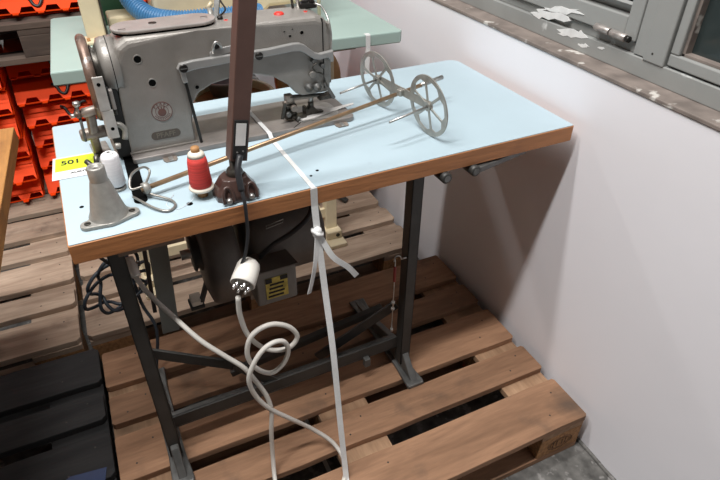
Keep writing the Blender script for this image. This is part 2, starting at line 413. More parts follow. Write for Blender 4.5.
# burnt oval stamp on the front corner block
st = MB()
ov = [(-.0725+.042*math.cos(2*PI*i/28), -.0006, .061+.024*math.sin(2*PI*i/28)) for i in range(28)]
st.tube(ov, .0011, M['stamp'], 6, closed=True)
ov = [(-.0725+.034*math.cos(2*PI*i/28), -.0006, .061+.018*math.sin(2*PI*i/28)) for i in range(28)]
st.tube(ov, .0006, M['stamp'], 6, closed=True)
st.box((-.097,-.001,.050),(-.094,0,.072),M['stamp']).box((-.085,-.001,.050),(-.082,0,.072),M['stamp']).box((-.066,-.001,.050),(-.063,0,.072),M['stamp']).box((-.054,-.001,.050),(-.051,0,.072),M['stamp'])
main.part('burnt_stamp', st, label='dark burnt oval stamp on corner block')
pallet('pale weathered pallet behind the sewing stand, touching the wall side', -.03, .893, 'old', mats=pb, seed=4)
pallet('pale weathered pallet at the far left in front of the red bins', -1.255, .893, 'old', mats=pb, seed=5)
pallet('nearly black pallet at the bottom left, in front of the pale pallet', -1.21, .035, 'old', mats=pd, seed=6)
pallet('dusty pallet on the floor carrying the lower red bins', -.55, 1.74, 'old', mats=pb, seed=8)
# dark blue film scrap on black pallet
bf = MB().prism([(-1.225,.39),(-1.235,.335),(-1.40,.30),(-1.39,.36),(-1.31,.40)], 'z', .1445, .1462, M['bluep'])
single('plastic_film', bf, 'scrap of dark blue film lying on the nearly black pallet', 'plastic film', (-1.31,.36,.1445), 'W')
# ================================================================== MAIN TABLE
L, W, T = 1.121, .5145, .04
tb = Thing('sewing_table', 'pale blue sewing machine table with wooden edge band on dark iron legs', 'table', (-.56,.25,-.749))
def rrect(x0, x1, y0, y1, rs, n=6):
    out = []
    cs_ = [(x1,y0,-PI/2,rs[1]),(x1,y1,0,rs[2]),(x0,y1,PI/2,rs[3]),(x0,y0,PI,rs[0])]
    for (x, y, a, r) in cs_:
        cx = x-r if x == x1 else x+r; cy = y-r if y == y0*0+y1 else y+r
        for i in range(n+1): out.append((cx+r*math.cos(a+PI/2*i/n), cy+r*math.sin(a+PI/2*i/n)))
    return out
outline = rrect(-L, 0, 0, W, (.004,.006,.03,.006))
top = MB()
top.prism(rrect(-L+.002,-.002,.002,W-.002,(.003,.005,.028,.005)), 'z', -.0025, 0, M['laminate'])
top.prism(rrect(-L+.0,-.0,.0,W-.0,(.004,.006,.03,.006)), 'z', -T, -.002, M['edge'], .0012)
tabletop = tb.part('tabletop', top)
# belt slot and small holes: flat black inlays paint the shade inside the cuts
sl = MB()
sl.prism(stadium(0,.30,-.0125,.0125), 'z', 0, .0012, M['hole'])
for v in sl.bm.verts:
    x, y = v.co.x, v.co.y
    v.co.x = -.9810 - y + (x-.15)*.03; v.co.y = .085 + x
tb.part('belt_slot', sl, tabletop, label='long black belt slot')
hl_ = MB()
for x, y, r in ((-1.088,.12,.004),(-.64,.06,.0035),(-.66,.045,.003),(-.905,.045,.006)):
    hl_.cyl((x,y,0),(x,y,.0006),r,M['hole'],12)
tb.part('screw_hole', hl_, tabletop)
tb.part('underside_batten', MB().box((-1.05,.02,-.062),(-.93,.06,-T),M['under'],.002).box((-1.05,W-.07,-.062),(-.25,W-.03,-T),M['under'],.002))
# drawer runner rod with two dark caps under the right end
tb.part('rest_rod', MB().beam((-.275,.0,-.0515),(-.12,.03,-.0515),.02,.014,M['irong'],.002))
for xx in (-.362,-.285):
    tb.part('rod_cap', MB().cyl((xx,-.012,-.052),(xx,.03,-.052),.013,M['iron'],18,bev=.003).cyl((xx,-.0125,-.052),(xx,-.011,-.052),.008,M['irong'],14))
# iron stand
PX = (-.383, -1.055); PYS = (.085, .068)
ZB = -.749
for k, px in enumerate(PX):
    PY = PYS[k]; dy = PY-.085
    # C-section post
    p = MB()
    p.box((px-.015,PY-.015,ZB+.03),(px+.015,PY-.011,-T-.004),M['iron'],.001)
    p.box((px-.015,PY-.015,ZB+.03),(px-.011,PY+.018,-T-.004),M['iron'],.001)
    p.box((px+.011,PY-.015,ZB+.03),(px+.015,PY+.018,-T-.004),M['iron'],.001)
    tb.part('post', p)
    tb.part('top_bracket', MB().box((px-.022,.03,-T-.006),(px+.022,.45,-T),M['iron'],.001))
    # foot: long flat sole with a rib that rises to the post
    f = MB()
    f.prism([(px-.024,-.002),(px+.024,-.002),(px+.027,.008),(px+.021,.09),(px+.021,.32),(px+.027,.40),(px-.027,.40),(px-.021,.32),(px-.021,.09),(px-.027,.008)], 'z', ZB, ZB+.012, M['irong'], .003)
    f.prism([(.012,ZB+.011),(.40,ZB+.011),(.30,ZB+.028),(PY+.05,ZB+.075),(PY-.012,ZB+.075)], 'x', px-.010, px+.010, M['irong'], .003)
    for v in f.bm.verts: v.co.y += dy
    tb.part('foot', f)
# low cross beam, angle iron, with two small bolted lugs
PY = .085
cb = MB()
cb.box((PX[1],PY+.012,ZB+.078),(PX[0],PY+.020,ZB+.120),M['iron'],.001)
cb.box((PX[1],PY+.012,ZB+.078),(PX[0],PY+.060,ZB+.085),M['irong'],.001)
beam = tb.part('cross_beam', cb)
for xx in (-.60,-.50):
    tb.part('lug', MB().box((xx-.009,PY-.004,ZB+.058),(xx+.009,PY+.0125,ZB+.088),M['irong'],.002), beam)
# pressed brace reaching back from the left post
br = MB()
br.beam((-1.052,.262,-.55),(-.955,.192,-.55),.008,.034,M['iron'],.001).beam((-.958,.194,-.55),(-.858,.126,-.553),.008,.032,M['iron'],.001).beam((-.862,.128,-.551),(-.77,.105,-.640),.008,.030,M['iron'],.001)
tb.part('bent_brace', br)
tb.part('diagonal_brace', MB().beam((-.395,.12,-.52),(-.62,.17,-.68),.008,.030,M['iron'],.001))
tb.part('rear_beam', MB().beam((-.395,.20,-.60),(-.86,.24,-.70),.02,.02,M['iron'],.001))
# pedal rod: pale grey-green bar down beside the motor
tb.part('hanging_bar', MB().beam((-.952,.31,-T),(-.984,.36,-.588),.046,.006,M['bar'],.001,up=(0,1,0)), label='flat pale grey-green metal bar')
tb.part('black_bar', MB().beam((-.983,.315,-T),(-1.012,.36,-.50),.010,.012,M['black'],.001,up=(0,1,0)))
# ================================================================== SEWING MACHINE
sm = Thing('sewing_machine', 'grey industrial sewing machine with worn enamel on the pale blue table', 'sewing machine', (-.72,.32,0))
Y0, Y1 = .27, .375
BZ = .012
bd = MB()
bd.prism(rrect(-.975,-.463,.243,.405,(.006,.018,.018,.006)), 'z', 0.0002, BZ, M['bed'], .002)
bed = sm.part('bed', bd, label='flat worn brown-grey bed plate')
sm.part('slide_plate', MB().prism(rrect(-.60,-.49,.262,.36,(.01,.03,.03,.01)), 'z', BZ, BZ+.0014, M['steel'], .0004), bed)
sm.part('seam', MB().tube([(-.62,.245,BZ+.0003),(-.60,.262,BZ+.0005),(-.58,.275,BZ+.0016),(-.565,.30,BZ+.0016),(-.56,.34,BZ+.0016)], .0008, M['hole'], 5, smoothn=4), bed)
sil = [(-.974,BZ),(-.970,.12),(-.966,.19),(-.957,.232),(-.935,.246),(-.80,.246),(-.545,.245),(-.522,.236),(-.514,.21),(-.513,.165),(-.517,.082),(-.524,.074),(-.585,.074),(-.600,.082),(-.620,.106),(-.650,.128),(-.690,.140),(-.740,.141),(-.785,.134),(-.815,.120),(-.832,.098),(-.838,.06),(-.838,BZ)]
def upper_front(e):
    a, b = e.verts
    return abs(a.co.y-b.co.y) < 1e-5 and (a.co.z+b.co.z)/2 > .2 and (a.co.x+b.co.x)/2 > -1
bdy = MB(); bdy.prism(sil, 'y', Y0, Y1, M['machine'], .0)
body = None
# bevel: large along the top, small elsewhere
bmx = bdy.bm
bmesh.ops.bevel(bmx, geom=[e for e in bmx.edges if upper_front(e)], offset=.016, segments=4, affect='EDGES', profile=.5)
body = sm.part('arm_and_column', bdy)
bv = body.modifiers.new('b', 'BEVEL'); bv.width = .0035; bv.segments = 2; bv.limit_method = 'ANGLE'; bv.angle_limit = .6
# flare at foot of column
sm.part('column_foot', MB().prism([(-.976,.266),(-.834,.266),(-.834,.385),(-.976,.385)], 'z', BZ, BZ+.004, M['machine'], .001), body)
# face plate seam on the head
sm.part('face_plate', MB().box((-.5325,.2685,.085),(-.531,.376,.238),M['hole']).box((-.5145,.278,.09),(-.5095,.368,.225),M['machine'],.002), body)
# top cover
tc_ = MB(); tc_.prism(stadium(-.952,-.752,.286,.358), 'z', .246, .2495, M['hole']); tc_.prism(stadium(-.955,-.749,.283,.361), 'z', .2495, .256, M['machtop'], .0025)
cov = sm.part('top_cover', tc_, label='oblong lighter top cover with slotted screws')
for xx in (-.935,-.874,-.772):
    yy = .30 if xx < -.93 else .322
    c_ = MB().cyl((xx,yy,.256),(xx,yy,.2568),.008,M['machtop' if xx!=-.874 else 'dark'],18).box((xx-.007,yy-.001,.2566),(xx+.007,yy+.001,.2572),M['hole'])
    sm.part('cover_screw', c_, cov)
sm.part('oil_plug', MB().lathe([(0,.0),(.0115,0),(.0115,.003),(.0085,.0065),(0,.007)], (-.612,.318,.2425), (0,0,1), M['redp'], 20), label='red plastic oil plug')
for x, y in ((-.728,.318),(-.553,.312),(-.545,.350)):
    sm.part('oil_hole', MB().cyl((x,y,.243),(x,y,.2465),.0042,M['redp'],14).cyl((x,y,.2464),(x,y,.2468),.002,M['hole'],10), label='small red oil hole bush')
# front face holes
for x, z, r in ((-.921,.206,.0072),(-.903,.156,.0072),(-.817,.168-.035,.004),(-.619,.227-.005,.002),(-.601,.225,.0015),(-.607,.211,.0028),(-.580,.215,.004)):
    sm.part('face_hole', MB().lathe([(r*1.3,0),(r*1.25,.0008),(r,.0006),(r*.98,0)], (x,Y0,z), (0,-1,0), M['machine'], 16).cyl((x,Y0,z),(x,Y0-.0005,z),r,M['hole'],16), body)
# presser lifter bar across the front
lv_ = MB()
up = [(-.852,.180),(-.846,.189),(-.82,.192),(-.735,.194),(-.66,.194),(-.605,.198),(-.590,.197),(-.578,.191),(-.556,.172),(-.545,.168),(-.513,.171),(-.512,.147),(-.518,.146),(-.526,.157),(-.548,.155),(-.560,.159),(-.578,.173),(-.590,.180),(-.605,.182),(-.66,.179),(-.735,.178),(-.82,.174),(-.846,.170)]
lv_.prism(up, 'y', Y0-.014, Y0-.001, M['lever'], .002)
lb = sm.part('lifter_bar', lv_, label='light grey curved lifter bar across the arm')
for x, z in ((-.840,.181),(-.683,.184)):
    sm.part('pivot_bolt', MB().cyl((x,Y0-.0135,z),(x,Y0-.019,z),.0085,M['bolt'],20,bev=.0015).box((x-.007,Y0-.0198,z-.001),(x+.007,Y0-.0188,z+.001),M['irong']), lb)
sm.part('lifter_link', MB().beam((-.843,Y0-.008,.176),(-.8405,Y0-.008,.150),.010,.013,M['lever'],.002,up=(0,1,0)).beam((-.8395,Y0-.006,.152),(-.828,Y0-.006,.012),.006,.006,M['bolt'],.001,up=(0,1,0)), lb)
sm.part('thread_hook', MB().tube([(-.775,Y0-.002,.196),(-.775,Y0-.010,.212),(-.768,Y0-.010,.222),(-.760,Y0-.010,.216),(-.758,Y0-.008,.208)], .003, M['steel'], 8, smoothn=4).cyl((-.767,Y0,.214),(-.767,Y0-.008,.214),.006,M['bolt'],14))
sm.part('hook_lever', MB().prism([(-.782,.192),(-.782,.200),(-.776,.206),(-.73,.210),(-.70,.211),(-.70,.200)], 'y', Y0-.006, Y0-.001, M['lever'], .001))
# emblem and badge
em = MB()
em.cyl((-.896,Y0-.0001,.094),(-.896,Y0-.0008,.094),.0205,M['embp'],36)
def ringm(mb, cx, cz, r, w, m, d):
    mb.lathe([(r-w,0),(r-w,.0012),(r,.0012),(r,0)], (cx,Y0,cz), (0,-1,0), m, 36)
ringm(em,-.896,.094,.0210,.0015,M['emb'],0); ringm(em,-.896,.094,.0132,.0009,M['emb'],0)
em.lathe([(0,.0013),(.0075,.0013),(.0085,.0009)], (-.896,Y0,.092), (0,-1,0), M['emb'], 20)
for k in (-1,0,1):
    em.beam((-.896+k*.004,Y0-.001,.098),(-.896+k*.0062,Y0-.001,.1045),.0022,.001,M['emb'],up=(0,1,0))
RX = Matrix.Rotation(PI/2, 4, 'X')
for i, ch in enumerate('PFAFF'):
    a = math.radians(50-25*i)
    em.add_text(ch, M['emb'], .0078, Matrix.Translation((-.896-.0165*math.sin(a),Y0-.0009,.094+.0165*math.cos(a))) @ Matrix.Rotation(a,4,'Y').inverted() @ RX, .0003, bold=.0001)
for i in range(11):
    a = math.radians(118+12.4*i)
    em.beam((-.896-.0148*math.sin(a),Y0-.001,.094+.0148*math.cos(a)),(-.896-.0178*math.sin(a),Y0-.001,.094+.0178*math.cos(a)),.0014,.0006,M['emb'],up=(0,1,0))
sm.part('round_emblem', em, body, label='round maroon and silver emblem')
bg = MB(); bg.prism([(x, z) for x, z in stadium(-.9275,-.867,.0335,.0515)], 'y', Y0-.001, Y0-.0001, M['embd'])
bg.add_text('PFAFF', M['gold'], .0155, Matrix.Translation((-.8972,Y0-.0012,.0425)) @ RX, .0004, bold=.0003)
sm.part('name_badge', bg, body, label='dark oblong badge with raised letters')
# pulley side: hub, seam, handwheel
HC = Vector((-.99,.325,.180))
hub = MB()
hub.lathe([(0,0),(.046,0),(.0565,.004),(.059,.012),(.0605,.034),(0,.034)], (-.989,.325,.181), (1,0,0), M['machine'], 44)
hub.lathe([(.0596,.020),(.0602,.0206),(.0598,.0215)], (-.989,.325,.181), (1,0,0), M['hole'], 44)
sm.part('pulley_hub', hub)
sm.part('pulley', MB().lathe([(0,-.013),(.044,-.013),(.050,-.010),(.042,-.005),(.050,0),(0,0)], (-.989,.325,.178), (1,0,0), M['dark'], 36))
hw = MB(); cx = -1.011; wy, wz, wr_ = .322, .165, .075
hw.tube([(cx,wy+wr_*math.cos(2*PI*i/40),wz+wr_*math.sin(2*PI*i/40)) for i in range(40)], .0095, M['rust'], 12, closed=True)
hw.cyl((cx+.010,wy,wz),(cx-.010,wy,wz),.022,M['rust'],24,bev=.002)
hw.lathe([(.02,-.002),(.070,-.003),(.070,.003),(.02,.002)], (cx,wy,wz), (1,0,0), M['dark'], 32)
sm.part('handwheel', hw, label='worn brown-rimmed handwheel')
sm.part('belt_guard_or_fill', MB().box((-1.001,.272,.0062),(-.970,.385,.160),M['gapfill'],.004), label='black box filling the dark belt gap')  # added black box stands in for the shade in the belt gap
# head mechanism
hd = sm.part('needle_bar', MB().cyl((-.556,.300,.074),(-.556,.300,.024),.0042,M['steel'],14).cyl((-.545,.318,.074),(-.545,.318,.03),.0045,M['steel'],14).box((-.561,.292,.020),(-.550,.306,.044),M['dark'],.002))
sm.part('presser_foot', MB().prism([(-.590,.0145),(-.530,.0145),(-.526,.018),(-.540,.022),(-.552,.034),(-.562,.034),(-.570,.020),(-.590,.019)], 'y', .290, .305, M['dark'], .001).box((-.574,.286,.016),(-.566,.310,.034),M['dark'],.002))
for x, z, r in ((-.571,.093,.0095),(-.551,.091,.0095)):
    sm.part('tension_disc', MB().lathe([(0,.016),(.003,.016),(.004,.010),(r,.009),(r*1.05,.006),(r*.8,.004),(r,.002),(r,0)], (x,Y0,z), (0,-1,0), M['irong'], 20).cyl((x,Y0-.0162,z),(x,Y0-.019,z),.004,M['dark'],12))
sm.part('tension_post', MB().cyl((-.560,Y0,.121),(-.560,Y0-.007,.121),.008,M['machine'],18,bev=.001).cyl((-.537,Y0,.139),(-.537,Y0-.012,.139),.0055,M['irong'],14,bev=.001).cyl((-.556,Y0,.159-.006),(-.556,Y0-.012,.159-.006),.0065,M['irong'],16,bev=.001))
sm.part('check_spring', MB().tube([(-.552,Y0-.014,.150),(-.563,Y0-.014,.142),(-.556,Y0-.014,.130),(-.540,Y0-.013,.122),(-.532,Y0-.012,.10),(-.527,Y0-.012,.085)], .0018, M['dark'], 8, smoothn=5))
sm.part('slack_lever', MB().beam((-.534,Y0-.010,.100),(-.514,Y0-.016,.062),.008,.004,M['irong'],.001,up=(0,1,0)).prism([(-.545,.067),(-.520,.072),(-.514,.066),(-.518,.060),(-.548,.060)], 'y', Y0-.012, Y0+.01, M['dark'], .002))
gd = MB()
gd.beam((-.612,.286,.071),(-.515,.268,.068),.012,.004,M['dark'],.001).beam((-.62,.290,.062),(-.540,.276,.066),.006,.006,M['cast'],.001)
gd.box((-.622,.280,.058),(-.604,.300,.075),M['cast'],.003)
for z, dx in ((.058,0),(.047,.004),(.037,-.003),(.028,.003)):
    gd.cyl((-.628+dx,.284,z),(-.600+dx,.292,z-.002),.0055,M['dark' if z < .05 else 'cast'],10,bev=.001)
gd.box((-.625,.286,.014),(-.603,.300,.036),M['dark'],.004).beam((-.626,.278,.060),(-.636,.276,.024),.004,.008,M['dark'],.001).beam((-.61,.28,.022),(-.575,.285,.018),.012,.006,M['dark'],.001)
gd.cyl((-.606,.272,.045),(-.606,.280,.045),.008,M['cast'],14,bev=.001).cyl((-.62,.272,.032),(-.62,.280,.032),.006,M['irong'],14,bev=.001).cyl((-.600,.272,.014),(-.596,.270,.024),.004,M['irong'],8)
sm.part('edge_guide_attachment', gd, label='oily dark attachment clamped beside the needle')
# thread guide cluster on top of the head
tg = MB()
tg.cyl((-.556,.345,.243),(-.560,.350,.285),.004,M['chrome'],12).cyl((-.568,.350,.245),(-.572,.350,.29),.003,M['dark'],10)
tg.box((-.556,.335,.243),(-.515,.362,.256),M['bolt'],.004).cyl((-.530,.345,.255),(-.523,.342,.262),.007,M['bolt'],14,bev=.001).box((-.55,.338,.252),(-.535,.348,.262),M['bolt'],.003)
tg.tube([(-.522,.335,.254),(-.512,.320,.25),(-.511,.290,.235),(-.511,.272,.205),(-.5135,.268,.17)], .0022, M['steel'], 8, smoothn=5)
sm.part('top_thread_guide', tg, label='black thread guide with chrome pin')
sm.part('spool_pin_bracket', MB().beam((-.742,.345,.244),(-.722,.375,.30),.012,.005,M['irong'],.001).cyl((-.737,.330,.243),(-.737,.330,.252),.006,M['bolt'],12).tube([(-.733,.34,.25),(-.722,.335,.263),(-.728,.345,.28),(-.72,.35,.30)], .002, M['dark'], 6, smoothn=4))
for x0_, x1_, yy in ((-.917,-.888,.236),(-.52,-.488,.236)):
    t_ = MB().prism([(x0_,yy-.004),(x0_+.004,yy-.012),(x1_-.004,yy-.012),(x1_,yy-.004),(x1_,yy+.008),(x0_,yy+.008)], 'z', .0002, .003, M['cast'], .0008)
    t_.box((x0_+.011,yy-.0125,.003),(x0_+.020,yy+.006,.0045),M['steel'],.0005)
    sm.part('hinge_tab', t_, bed)
# ================================================================== BOBBIN WINDER / BELT GUARD
bw = Thing('bobbin_winder', 'brown grey cast bobbin winder with a drilled steel bar beside the handwheel', 'bobbin winder', (-1.03,.27,0))
bw.part('base_plate', MB().prism([(-1.050,.375),(-1.016,.378),(-1.0015,.24),(-1.0015,.185),(-1.028,.182),(-1.040,.25)], 'z', .0002, .005, M['zinc'], .001).cyl((-1.033,.305,.006),(-1.033,.305,.010),.006,M['dark'],12).cyl((-1.030,.262,.006),(-1.030,.262,.010),.004,M['dark'],12))
bw.part('stand', MB().beam((-1.036,.330,.004),(-1.036,.305,.055),.018,.020,M['cast'],.004).cyl((-1.060,.298,.060),(-1.008,.298,.062),.0125,M['cast'],18,bev=.003).beam((-1.034,.292,.064),(-1.030,.278,.112),.018,.017,M['cast'],.005))
bw.part('spindle_arm', MB().cyl((-1.046,.270,.117),(-1.004,.270,.122),.0095,M['cast'],18,bev=.003).cyl((-1.056,.270,.1155),(-1.046,.270,.117),.0075,M['rust'],14,bev=.001).cyl((-1.066,.270,.115),(-1.056,.270,.1155),.004,M['steel'],12))
bw.part('wing_screw', MB().cyl((-1.050,.268,.112),(-1.050,.266,.134),.003,M['steel'],10).lathe([(0,0),(.004,.001),(.0075,.006),(.0065,.011),(0,.013)], (-1.050,.266,.132), (.1,0,1), M['steel'], 14).cyl((-1.052,.268,.060),(-1.050,.268,.11),.0028,M['irong'],8))
gb_ = MB()
B0, B1 = Vector((-1.0015,.236,.194)), Vector((-.9985,.236,.0705))
gb_.box((-1.0112,.2335,.129),(-.9918,.2385,.195),M['steelp'],.0008).box((-1.0085,.2335,.0705),(-.9888,.2385,.1285),M['steelp'],.0008).box((-1.0105,.2385,.0705),(-1.0075,.250,.194),M['steelp'],.0008)
bar = bw.part('drilled_bar', gb_, label='pale steel bar with two round holes')
for x_, z_ in ((-1.002,.181),(-.998,.091)):
    bw.part('bar_hole', MB().cyl((x_,.2336,z_),(x_,.2330,z_), .0036, M['hole'], 14), bar)
bw.part('side_bar', MB().box((-.988,.240,.125),(-.981,.252,.165),M['machtop'],.002).cyl((-.985,.25,.125),(-.985,.25,.112),.004,M['dark'],10))
bw.part('lower_fork', MB().beam((-1.006,.232,.072),(-1.002,.222,.038),.005,.005,M['cast'],.001,up=(0,1,0)).cyl((-1.002,.226,.058),(-.992,.226,.056),.006,M['zinc'],12,bev=.001).tube([(-.998,.25,.090),(-.984,.246,.092),(-.976,.244,.080),(-.980,.24,.062)], .006, M['zinc'], 8, smoothn=4))
# ================================================================== THREAD, CONES
ws = Thing('thread_spool', 'white thread spool standing on a small metal disc behind the grey cone', 'thread spool', (-1.012,.160,.0002))
b0 = Vector((-1.018,.160,0))
ws.part('metal_disc', MB().cyl(b0+Vector((0,0,.0002)), b0+Vector((0,0,.006)), .016, M['zinc'], 24, bev=.001).cyl(b0+Vector((0,0,.006)), b0+Vector((0,0,.012)), .012, M['dark'], 20))
ws.part('thread', MB().lathe([(.006,.010),(.0150,.010),(.0168,.014),(.0165,.070),(.0140,.075),(.008,.076)], b0, (0,0,1), M['whitet'], 28))
ws.part('core', MB().lathe([(.0035,.070),(.0085,.070),(.0085,.078),(.0075,.079),(.0035,.079)], b0, (0,0,1), M['white'], 20).cyl(b0+Vector((0,0,.012)), b0+Vector((0,0,.0795)), .0025, M['irong'], 12))
rb = Thing('thread_cone', 'red thread cone with cream flange on a wooden core', 'thread cone', (-.868,.062,.0))
r0 = Vector((-.875,.064,.003))
rb.part('core', MB().lathe([(0,-.0026),(.0095,-.0026),(.010,.003),(.009,.02),(.008,.095),(.0075,.100),(0,.101)], r0, (0,0,1), M['cork'], 20))
rb.part('flange', MB().lathe([(.0095,.014),(.0225,.014),(.024,.016),(.023,.020),(.016,.022),(.0095,.023)], r0, (0,0,1), M['cream'], 28))
rb.part('thread', MB().lathe([(.010,.021),(.0195,.0215),(.0212,.028),(.0198,.045),(.0198,.047),(.0185,.070),(.0160,.082),(.010,.083)], r0, (0,0,1), M['redt'], 28))
rb.part('cap', MB().lathe([(.008,.082),(.0160,.082),(.0145,.088),(.0095,.092),(.008,.092)], r0, (0,0,1), M['cream'], 24))
lo = single('loose_thread', MB().tube([(-.885,.07,.012),(-.90,.05,.003),(-.93,.035,.0008),(-.945,.06,.0008),(-.925,.09,.0008)], .0004, M['whitet'], 5, smoothn=5), 'fine loose thread trailing left from the red cone', 'thread', (-.91,.06,.0008))
# grey cone pedestal
cp = Thing('cone_pedestal', 'small grey cast cone on an oval two-screw base at the table corner', 'pedestal', (-1.045,.055,0))
oval = []
c1, c2 = (-1.083,.044), (-1.006,.056)
bs = MB()
pl = [(c1[0]+.013*math.cos(PI/2+PI*i/10), c1[1]+.013*math.sin(PI/2+PI*i/10)) for i in range(11)]
pl += [(-1.058+.02*0,.0295),(-1.045,.0275),(-1.032,.031)]
pl += [(c2[0]+.013*math.cos(-PI/2+PI*i/10), c2[1]+.013*math.sin(-PI/2+PI*i/10)) for i in range(11)]
pl += [(-1.025,.092),(-1.045,.100),(-1.062,.088)]
bs.prism(pl, 'z', .0003, .0075, M['zinc'], .002)
bse = cp.part('base_flange', bs)
for c in (c1, c2):
    cp.part('screw', MB().cyl((c[0],c[1],.0075),(c[0],c[1],.0088),.0058,M['dark'],16).box((c[0]-.005,c[1]-.0008,.0088),(c[0]+.005,c[1]+.0008,.0093),M['hole']), bse)
cc = Vector((-1.045,.064,0))
cp.part('cone', MB().lathe([(.0345,.0075),(.033,.010),(.0305,.016),(.0165,.074),(.0145,.078)], cc, (0,0,1), M['zinc'], 36))
cp.part('neck', MB().lathe([(.0150,.076),(.0150,.102),(.0135,.104),(.0085,.104),(.0080,.096),(0,.096)], cc, (0,0,1), M['zinc'], 28).lathe([(.0078,.1035),(0,.1035)], cc+Vector((0,0,-.006)), (0,0,1), M['hole'], 20))
cp.part('clamp_screw', MB().cyl(cc+Vector((-.004,.014,.098)), cc+Vector((-.012,.026,.104)), .0045, M['dark'], 10, bev=.001).cyl(cc+Vector((.004,.016,.100)), cc+Vector((.006,.026,.110)), .0045, M['dark'], 10, bev=.001))
# ================================================================== LOT TAG
pa = Thing('lot_tag', 'yellow and white paper lot tag reading 501 at the left table edge', 'paper tag', (-1.09,.30,.0006))
def q2(u, v):   # tag coordinates: u along, v up (metres)
    a = Vector((-1.132,.243)); ux = Vector((.993,-.03)); vy = Vector((.06,.998))
    r = a + ux*u + vy*v; return r
zt = .0012
def quad(mb, u0, u1, v0, v1, z0, z1, m): mb.prism([tuple(q2(u0,v0)),tuple(q2(u1,v0)),tuple(q2(u1,v1)),tuple(q2(u0,v1))], 'z', z0, z1, m)
pp = MB(); quad(pp, 0, .088, 0, .098, zt-.0006, zt, M['paper'])
sheet = pa.part('sheet', pp)
yy_ = MB(); quad(yy_, .005, .084, .034, .093, zt, zt+.0002, M['yellow'])
pa.part('yellow_band', yy_, sheet)
tx = MB()
a = math.atan2(-.03,.993)
c = q2(.035,.068); tx.add_text('501', M['ink'], .0235, Matrix.Translation((c.x,c.y,zt+.0006)) @ Matrix.Rotation(a,4,'Z') @ Matrix.Diagonal((1.1,1.1,1,1)), .0002, bold=.0004)
pa.part('number', tx, sheet)
tx = MB()
c = q2(.058,.020); tx.add_text('AUKTION', M['ink'], .0095, Matrix.Translation((c.x,c.y,zt+.0003)) @ Matrix.Rotation(a,4,'Z') @ Matrix.Diagonal((1.1,.9,1,1)), .0002, bold=.0003)
pa.part('small_print', tx, sheet)
# ================================================================== LAMP
lp = Thing('desk_lamp', 'brown square lamp arm rising from a faceted bracket at the front table edge', 'lamp', (-.82,.06,0))
bk = MB()
bb = [(-.856,.026),(-.838,.010),(-.796,.008),(-.776,.020),(-.774,.055),(-.796,.080),(-.836,.083),(-.858,.062)]
bm = bmesh.new()
lo_ = [bm.verts.new((x,y,.0004)) for x, y in bb]; md = [bm.verts.new((x,y,.012)) for x, y in bb]
ctr = Vector((-.818,.048)); up_ = [bm.verts.new((ctr.x+(x-ctr.x)*.58, ctr.y+(y-ctr.y)*.58, .040)) for x, y in bb]
for A, B in ((lo_,md),(md,up_)):
    for i in range(8): bm.faces.new([A[i],A[(i+1)%8],B[(i+1)%8],B[i]])
bm.faces.new(lo_[::-1]); bm.faces.new(up_)
bmesh.ops.bevel(bm, geom=[e for e in bm.edges if e.verts[0].co.z > .01 or e.verts[1].co.z > .01], offset=.002, segments=2, affect='EDGES', profile=.5)
bk._merge(bm, M['lampc'])
for x_ in (-.838,-.793):
    bk.tube([(x_-.009,.008,.004),(x_-.009,.012,.020),(x_-.004,.017,.031),(x_+.004,.017,.031),(x_+.009,.012,.020),(x_+.009,.008,.004)], .0035, M['lampc'], 8, smoothn=4)
brk = lp.part('bracket', bk)
for x in (-.838,-.795):
    lp.part('clamp_screw', MB().cyl((x,.004,.008),(x,.012,.010),.0055,M['steel'],14,bev=.001), brk)
lp.part('swivel', MB().lathe([(.015,.038),(.017,.043),(.014,.051),(.008,.056),(.0075,.076),(0,.076)], (-.812,.050,0), (0,0,1), M['dark'], 20))
A0 = Vector((-.8045,.053,.070)); A1 = Vector((-.7295,.075,.46))
arm = lp.part('arm', MB().beam(A0, A1, .0325, .033, M['lampb'], .0015, up=(0,1,0)))
d = (A1-A0).normalized(); fr = Vector((0,-1,0)); fr = (fr-d*fr.dot(d)).normalized()
s0 = A0 + d*.006; s1 = A0 + d*.080
lp.part('switch_plate', MB().beam(s0+fr*.0175, s1+fr*.0175, .0255, .003, M['black'], .0008, up=(0,1,0)), arm)
s0 = A0 + d*.032; s1 = A0 + d*.074
lp.part('switch_label', MB().beam(s0+fr*.0193, s1+fr*.0193, .0185, .001, M['white'], .0, up=(0,1,0)), arm, label='white label on the black switch plate')
lp.part('plate_screw', MB().cyl(A0+d*.020+fr*.0185+Vector((-.005,0,0)), A0+d*.020+fr*.0200+Vector((-.005,0,0)), .0016, M['steel'],8).cyl(A0+d*.020+fr*.0185+Vector((.006,0,0)), A0+d*.020+fr*.0200+Vector((.006,0,0)), .0016, M['steel'],8), arm)
lc = MB()
cpts = [A0+d*.010+fr*.021, (-.812,.020,.066), (-.814,.008,.040), (-.814,-.008,.012), (-.815,-.012,-.02), (-.817,-.013,-.06), (-.826,-.014,-.10), (-.842,-.012,-.14), (-.846,-.008,-.165), (-.832,-.004,-.18)]
lc.tube(cpts, .0036, M['rubber'], 10, smoothn=6)
lc.tube([A0+d*.014+fr*.021, (-.812,.019,.066), (-.814,.010,.046), (-.814,.003,.028)], .0062, M['rubber'], 10, smoothn=4)
lp.part('lamp_cable', lc, label='black cable hanging over the table front')
